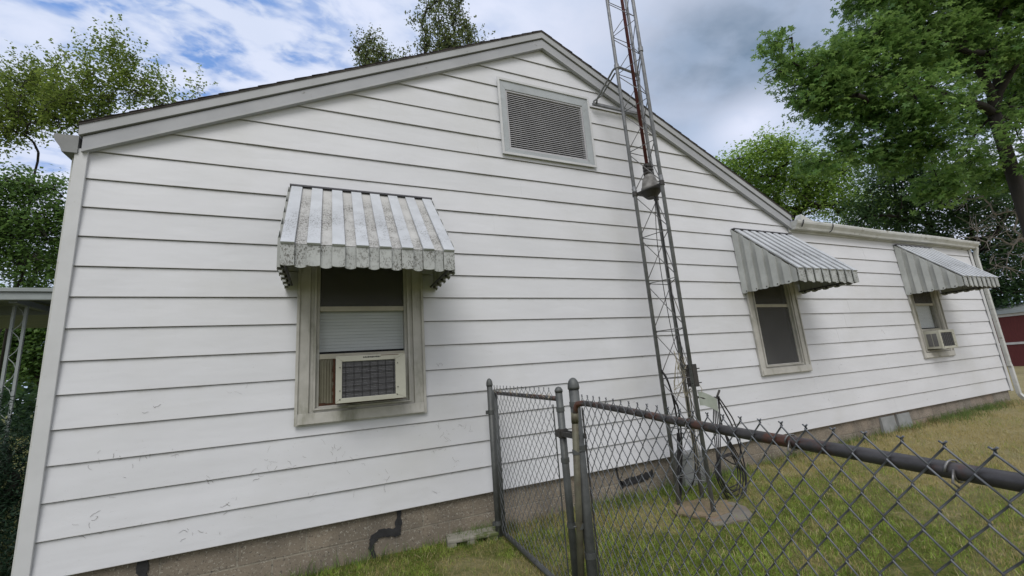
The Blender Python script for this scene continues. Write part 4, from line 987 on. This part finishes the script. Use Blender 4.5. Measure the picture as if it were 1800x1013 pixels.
for k in range(8):
    z = -.1 + .26 * k; b.tube([pp(-1.35, 2.26, z), pp(-1.30, 2.262, z + .06), pp(-1.275, 2.262, z + .13), pp(-1.30, 2.262, z + .2), pp(-1.35, 2.26, z + .26)], .004, 5)
b.build('scroll_brace', M['porch'], pc)
b = MB(); b.box(pp(-.28, 2.0, 1.80), pp(-.06, 2.1, 1.97)); b.build('gutter_box', M['porch'], pc, bevel=.004)
o = MB(); o.box((-.075, .03, .565), (-.04, .07, .59)); o = o.build('hose_bib', M['white']); tag(o, 'tiny white spigot stub on the left corner of the house', 'spigot')

# ------------------------------------------------------------------ red shed
sh = empty('red_shed', (24.5, 2.5, -.18)); tag(sh, 'dark red shed with white trim beyond the right end of the house', 'shed')
b = MB(); b.box((0, -1.6, -.1), (5, 6, 1.80)); b.build('wall', M['red'], sh)
b = MB(); b.box((-.03, -1.63, .78), (-.002, 6.03, .86)); b.box((-.06, -1.7, 1.80), (.0 - .003, 6.06, 1.90)); b.box((-.03, -1.63, -.1), (-.004, -1.5, 1.79)); b.build('trim', M['white'], sh)
b = MB(); b.prism([(-.15, -1.8, 1.905), (2.5, -1.8, 2.35), (5.15, -1.8, 1.905)], (0, 8, 0)); b.build('roof', M['porch'], sh)

# ------------------------------------------------------------------ trees
STAR = None
def leaf_template(kind):
    if kind == 'star':
        P = [(0, 0)]
        for k in range(5):
            a = math.pi / 2 + (k - 2) * R(62); tip = (math.cos(a) * (1 if k == 2 else .88), math.sin(a) * (1 if k == 2 else .88))
            l = (math.cos(a + R(27)) * .48, math.sin(a + R(27)) * .48); r_ = (math.cos(a - R(27)) * .48, math.sin(a - R(27)) * .48); P += [r_, tip, l]
        F = [(0, 1 + 3 * k, 2 + 3 * k, 3 + 3 * k) for k in range(5)]
        V = [(x, y, -.18 * (x * x + y * y)) for x, y in P]
    elif kind == 'oval':
        V = [(0, -.5, 0), (.42, .0, .10), (0, .7, -.10), (-.42, .0, .10)]; F = [(0, 1, 2, 3)]
    else:
        V = [(0, -.5, 0), (.13, 0, 0), (0, .7, 0), (-.13, 0, 0)]; F = [(0, 1, 2, 3)]
    return np.array(V), np.array(F)
def tree(name, label, base, fork, blobs, ntwig, per, lsize, kind, mat, seed, r0=.2, group=None, spread=.28, droop=.25, bark='bark', cat='tree', nbr=90, limbw=1.0, shell=.35, show_twigs=True, spray=0, sr=.06, upw=1.0, limbs=()):
    r = np.random.default_rng(seed); base = np.array(base, float); fork = np.array(fork, float)
    root = empty(name, tuple(base)); tag(root, label, cat, group)
    C_ = np.array([b_[0] for b_ in blobs]); Rb = np.array([b_[1] for b_ in blobs])
    wts = Rb ** 2.2; wts = wts / wts.sum()
    def samp(n, sh):
        i = r.choice(len(blobs), n, p=wts); d = r.normal(size=(n, 3)); d /= np.linalg.norm(d, axis=1)[:, None]
        rad = r.uniform(0, 1, n) ** sh; return C_[i] + d * (Rb[i] * rad)[:, None] * np.array([1, 1, .85])
    br = samp(nbr, .6); br = np.concatenate([C_, br]); br = br[np.argsort(np.linalg.norm(br - fork, axis=1))]
    nodes = [base, base * .5 + fork * .5 + r.normal(size=3) * .02 * r0 * 5, fork]; par = [-1, 0, 1]
    fixed = {}
    for lim in limbs:
        j = 2; m_ = len(lim)
        for q, p in enumerate(lim):
            nodes.append(np.array(p, float)); par.append(j); j = len(nodes) - 1; fixed[j] = r0 * (.72 - .50 * (q + 1) / m_)
    for p in br:
        A = np.array(nodes[1:]); d = np.linalg.norm(A - p, axis=1) + .25 * np.abs(np.linalg.norm(A - fork, axis=1)); j = int(np.argmin(d)) + 1
        q = nodes[j]; mid = (q + p) / 2 + r.normal(size=3) * np.linalg.norm(p - q) * .08 + np.array([0, 0, .06 * np.linalg.norm(p - q)])
        nodes.append(mid); par.append(j); nodes.append(p); par.append(len(nodes) - 2)
    n = len(nodes); load = np.ones(n)
    for i in range(n - 1, 0, -1): load[par[i]] += load[i]
    rad = np.maximum(.008, r0 * (load / load[0]) ** .48 * limbw)
    for j, v_ in fixed.items(): rad[j] = v_
    b = MB()
    rad[0] = r0 * 1.25; rad[1] = r0; rad[2] = r0 * .82 if limbs else min(rad[2], r0 * .9)
    b.tube([nodes[0] - base - np.array([0, 0, .2]), nodes[1] - base, nodes[2] - base], [rad[0], rad[1], rad[2]], 12)
    for i in range(3, n):
        p, q = nodes[par[i]] - base, nodes[i] - base
        ra = rad[par[i]] if i in fixed and par[i] in fixed else min(rad[par[i]], rad[i] * 1.35)
        if i in fixed and par[i] == 2: ra = rad[2] * .85
        mid = (p + q) / 2 + r.normal(size=3) * np.linalg.norm(p - q) * .05
        b.tube([p, mid, q], [ra, (ra + rad[i]) / 2, rad[i]], 8 if rad[i] > .04 else 5, False)
    A = np.array(nodes[2:])
    tw_ = samp(ntwig, shell)
    D2 = ((tw_[:, None, :] - A[None]) ** 2).sum(2); near = A[D2.argmin(1)]
    if show_twigs:
        for p, q in list(zip(near, tw_))[:900]:
            b.tube([p - base, (p + q) / 2 - base + r.normal(size=3) * .04, q - base], [.010, .007, .004], 4, False)
    b.build('trunk', M[bark], root, smooth=True)
    if per:
        kx = per
        T, TF = leaf_template(kind); nl = ntwig * per
        out_ = tw_ - near; out_ /= np.linalg.norm(out_, axis=1)[:, None] + 1e-6
        ti = np.repeat(np.arange(ntwig), per); along = r.uniform(-.6, 1, nl)
        if spray:
            dr = out_ * .6 + np.array([0, 0, upw]) + r.normal(size=out_.shape) * .45; dr /= np.linalg.norm(dr, axis=1)[:, None]
        pos = tw_[ti] + out_[ti] * (along * spread)[:, None] + r.normal(size=(nl, 3)) * spread * .38; pos[:, 2] -= droop * spread * np.abs(along)
        if spray: pos = tw_[ti] + dr[ti] * (along * spray)[:, None] + r.normal(size=(nl, 3)) * (sr * (1.25 - along * .75))[:, None]
        nv_ = r.normal(size=(nl, 3)) * .55 + np.array([0, 0, 1]) + out_[ti] * .3; nv_ /= np.linalg.norm(nv_, axis=1)[:, None]
        t_ = r.normal(size=(nl, 3)) + out_[ti] * .8 + np.array([0, 0, -.5]); t_ -= nv_ * (t_ * nv_).sum(1)[:, None]; t_ /= np.linalg.norm(t_, axis=1)[:, None]
        s_ = np.cross(t_, nv_); sz = lsize * r.uniform(.6, 1.25, nl)
        Vv = pos[:, None, :] + sz[:, None, None] * (T[None, :, 0:1] * s_[:, None, :] + T[None, :, 1:2] * t_[:, None, :] + T[None, :, 2:3] * nv_[:, None, :])
        Fv = TF[None] + (np.arange(nl) * len(T))[:, None, None]
        np_mesh('crown', Vv.reshape(-1, 3) - base, Fv.reshape(-1, 4), M[mat], root)
    return root
def blob(px, py, rpx, t): return (at(px, py, t), rpx * t / 736.0)
G_ = -.25
# big star-leaved tree on the right
T = 12.5
bl = [blob(*q) for q in ((1368, 78, 16, 11.6), (1392, 66, 14, 11.6), (1362, 122, 18, 11.8), (1395, 112, 26, 11.8), (1425, 140, 40, 12), (1412, 180, 30, 12), (1455, 190, 32, 12.2), (1480, 120, 55, 12.2), (1440, 150, 36, 11.9), (1470, 170, 34, 11.9), (1450, 105, 24, 12), (1350, 75, 8, 11.6), (1348, 130, 9, 11.8), (1535, 60, 55, 12.3), (1560, 130, 70, 12.5),
     (1600, 30, 70, 12.6), (1530, 195, 55, 12.2), (1610, 190, 65, 11.5), (1650, 90, 65, 12.8), (1690, 20, 60, 13), (1690, 190, 38, 12.6), (1780, 20, 70, 13), (1850, 90, 80, 12.5), (1640, 260, 45, 11.5), (1570, 270, 50, 12), (1500, 265, 38, 12.2), (1880, 250, 60, 12.6), (1730, -80, 90, 12.5), (1600, -70, 80, 12.5), (1900, -40, 90, 12), (1540, -20, 50, 12.4), (1712, 280, 28, 12.4), (1440, 285, 30, 12.4), (1745, 205, 34, 14.4), (1810, 310, 44, 14.5), (1740, 310, 38, 14.0), (1700, 100, 50, 13.4), (1790, 170, 40, 14.5), (1760, 120, 44, 14.5), (1690, 300, 36, 13.5), (1650, 330, 36, 12), (1765, 235, 20, 11.3), (1805, 195, 26, 11.4), (1800, 270, 24, 11.5), (1740, 150, 22, 11.4), (1780, 80, 34, 11.6))]
b0 = at(1779, 321, 12.2); tree('sweetgum_tree', 'big star leaved tree with a thick dark forking trunk at the right edge', (b0[0], b0[1], G_), at(1747, 200, 12.2), bl, 2450, 18, .112, 'star', 'leaf_big', 21, r0=.165, nbr=120, spread=.34, shell=.6, spray=.34, sr=.13, upw=-.15, limbs=([at(1725, 130, 12.3), at(1690, 60, 12.5), at(1650, -20, 12.6)], [at(1775, 130, 12), at(1815, 85, 11.8), at(1870, 20, 11.8)], [at(1700, 178, 12), at(1650, 160, 11.9), at(1590, 150, 12), at(1520, 130, 12.1)], [at(1752, 110, 12.4), at(1760, 20, 12.6)]))
# light tree behind
bl = [blob(*q) for q in ((1300, 290, 34, 19), (1335, 270, 36, 19), (1375, 262, 34, 19), (1360, 310, 55, 20), (1300, 330, 40, 20), (1410, 300, 45, 20), (1450, 320, 45, 20), (1420, 350, 50, 20), (1350, 360, 50, 20), (1490, 360, 45, 20), (1480, 300, 30, 20), (1270, 300, 22, 20), (1540, 370, 50, 20))]
b0 = at(1400, 560, 20); tree('maple_tree', 'pale green bushy tree showing above the right roof slope', (b0[0], b0[1], G_), at(1400, 400, 20), bl, 1900, 17, .10, 'oval', 'leaf_light', 22, r0=.2, spread=.42, shell=.6, spray=.5, sr=.16, upw=.4)
# dark tree behind the addition
bl = [blob(*q) for q in ((1560, 320, 50, 17), (1610, 350, 55, 17), (1660, 330, 50, 17), (1700, 380, 60, 17), (1750, 350, 50, 17), (1790, 420, 65, 17), (1740, 460, 60, 17), (1640, 410, 45, 17), (1580, 390, 45, 17), (1790, 510, 45, 17), (1750, 520, 40, 17), (1850, 350, 60, 17), (1860, 480, 60, 17), (1600, 300, 40, 17), (1505, 400, 35, 17), (1520, 370, 30, 17))]
b0 = at(1700, 600, 17); tree('maple_tree', 'dark green leafy tree filling the space behind the low addition', (b0[0], b0[1], G_), at(1690, 430, 17), bl, 2500, 16, .10, 'oval', 'leaf_dark', 23, r0=.2, spread=.42, shell=.6, spray=.4, sr=.16, upw=.1)
# bare dead tree
bl = [blob(*q) for q in ((1640, 300, 20, 15), (1660, 340, 34, 14.5), (1700, 350, 34, 14.5), (1740, 380, 30, 14), (1780, 370, 40, 14), (1790, 420, 40, 14), (1740, 420, 40, 14), (1770, 470, 40, 14), (1710, 400, 40, 14), (1830, 410, 40, 14), (1690, 310, 25, 14.5))]
b0 = at(1875, 640, 14.2); tree('dead_tree', 'bare pale twiggy dead tree in front of the dark foliage on the right', (b0[0], b0[1], G_), at(1810, 440, 14.2), bl, 260, 0, 0, 'oval', None, 24, r0=.045, bark='bark_dead', nbr=34, shell=.4)
# left trees
bl = [blob(*q) for q in ((40, 200, 45, 12), (90, 165, 40, 12.5), (130, 190, 50, 12), (160, 130, 28, 12.5), (195, 95, 20, 13), (215, 130, 26, 13), (190, 170, 40, 12.5), (240, 165, 28, 13), (265, 150, 22, 13), (285, 185, 26, 13), (230, 100, 14, 13), (20, 160, 40, 12.5), (60, 130, 16, 12.5), (95, 115, 16, 12.5), (348, 162, 9, 13.5), (330, 178, 8, 13.5), (10, 230, 40, 12), (150, 95, 12, 13), (-40, 190, 60, 12), (100, 210, 30, 12), (170, 215, 34, 12.5), (205, 75, 9, 13), (200, 60, 6, 13), (165, 75, 7, 13), (272, 118, 8, 13), (345, 150, 6, 13.5))]
b0 = at(-15, 730, 12.3); tree('box_elder_tree', 'yellowish airy tree rising behind the left roof slope', (b0[0], b0[1], G_), at(62, 300, 12.3), bl, 820, 28, .072, 'oval', 'leaf_yel', 25, r0=.03, spread=.30, shell=.75, spray=.75, sr=.055, upw=1.7)
bl = [blob(*q) for q in ((20, 330, 40, 10), (60, 340, 30, 10), (95, 330, 22, 10), (30, 390, 45, 10), (85, 400, 40, 10), (20, 450, 45, 10), (80, 460, 40, 10), (-40, 400, 60, 10), (120, 430, 30, 10.5), (100, 370, 22, 10), (60, 500, 35, 11))]
b0 = at(-80, 730, 10.2); tree('maple_tree', 'darker green tree on the left edge below the airy yellowish crown', (b0[0], b0[1], G_), at(45, 470, 10.2), bl, 1050, 17, .068, 'oval', 'leaf_mid', 26, r0=.03, spread=.26, shell=.6, spray=.28, sr=.1, upw=.2)
bl = [blob(*q) for q in ((10, 560, 30, 14), (60, 580, 35, 14), (100, 560, 30, 14), (30, 610, 35, 14), (90, 620, 30, 14), (-30, 600, 40, 14), (60, 640, 40, 14), (140, 590, 40, 14), (0, 540, 40, 15), (60, 540, 30, 15))]
b0 = at(120, 690, 14); tree('hedge_shrub', 'dark green shrub glimpsed under the porch canopy', (b0[0], b0[1], G_ - .1), at(60, 640, 14), bl, 1300, 13, .11, 'oval', 'leaf_mid', 27, r0=.08, spread=.3, cat='shrub', shell=.5)
# trees showing over the roof ridge
bl = [blob(*q) for q in ((650, 72, 18, 14), (640, 95, 20, 14), (668, 95, 22, 14), (690, 108, 16, 14), (628, 72, 9, 14), (712, 100, 7, 14), (660, 120, 26, 14), (640, 130, 20, 14), (700, 125, 20, 14))]
b0 = at(680, 700, 14); tree('poplar_tree', 'small clump of poplar branches showing over the left roof slope', (b0[0], b0[1], G_), at(672, 230, 14), bl, 210, 17, .062, 'oval', 'leaf_pop', 28, r0=.07, spread=.20, shell=.75, spray=.42, sr=.055, upw=1.3)
bl = [blob(*q) for q in ((770, -5, 18, 13.5), (757, 15, 16, 13.5), (742, 35, 12, 13.5), (750, 55, 16, 13.5), (770, 45, 20, 13.5), (795, 30, 22, 13.5), (805, 5, 15, 13.5), (815, 50, 20, 13.5), (785, 70, 28, 13.5), (750, 80, 22, 13.5), (825, 70, 18, 13.5), (850, 72, 8, 13.5), (725, 38, 7, 13.5), (745, 5, 8, 13.5), (790, 95, 34, 13.5), (800, -25, 20, 13.5))]
b0 = at(790, 700, 13.5); tree('poplar_tree', 'taller upright poplar crown showing behind the roof left of the ridge', (b0[0], b0[1], G_), at(785, 200, 13.5), bl, 430, 17, .062, 'oval', 'leaf_pop', 29, r0=.08, spread=.20, shell=.75, spray=.42, sr=.055, upw=1.5)
# dark evergreen shrub beside the left corner
bl = [((-.75, 1.0, .30), .48), ((-1.25, 1.3, .75), .55), ((-.85, 1.25, .72), .42), ((-.62, .95, .58), .34), ((-1.5, 1.3, .45), .6), ((-1.25, 1.3, .2), .55), ((-.60, .8, -.05), .42), ((-1.0, .75, -.1), .55), ((-1.6, .9, .1), .6), ((-.55, 1.5, .35), .40), ((-1.0, 1.9, .42), .5), ((-.62, .35, -.2), .34), ((-.45, .6, .1), .3)]
tree('evergreen_shrub', 'dense dark evergreen shrub crowding the left corner of the house', (-.95, 1.1, -.32), (-.9, 1.1, -.1), [(np.array(c), r) for c, r in bl], 3600, 22, .034, 'needle', 'leaf_yew', 30, r0=.06, spread=.08, cat='shrub', nbr=60, shell=.35, show_twigs=False)
# far wood
def farwood():
    r = np.random.default_rng(4); pts = []
    n = 26000; a = np.where(r.uniform(0, 1, n) < .5, r.uniform(-75, -10, n), r.uniform(50, 100, n)) * np.pi / 180
    d = r.uniform(34, 44, n); x = CAM[0] + d * np.sin(a); y = CAM[1] + d * np.cos(a); z = -1 + r.uniform(0, 1, n) ** .8 * (4.6 + 1.2 * np.sin(a * 23) + .8 * np.sin(a * 51))
    T, TF = leaf_template('oval'); nv_ = r.normal(size=(n, 3)); nv_ /= np.linalg.norm(nv_, axis=1)[:, None]; t_ = r.normal(size=(n, 3)); t_ -= nv_ * (t_ * nv_).sum(1)[:, None]; t_ /= np.linalg.norm(t_, axis=1)[:, None]; s_ = np.cross(t_, nv_)
    pos = np.stack([x, y, z], 1); sz = .5 * r.uniform(.6, 1.3, n)
    V = pos[:, None] + sz[:, None, None] * (T[None, :, 0:1] * s_[:, None] + T[None, :, 1:2] * t_[:, None] + T[None, :, 2:3] * nv_[:, None])
    o = np_mesh('distant_wood', V.reshape(-1, 3), (TF[None] + (np.arange(n) * 4)[:, None, None]).reshape(-1, 4), M['leaf_dark']); tag(o, 'distant dark tree line behind the yards', 'wood', kind='stuff')
farwood()
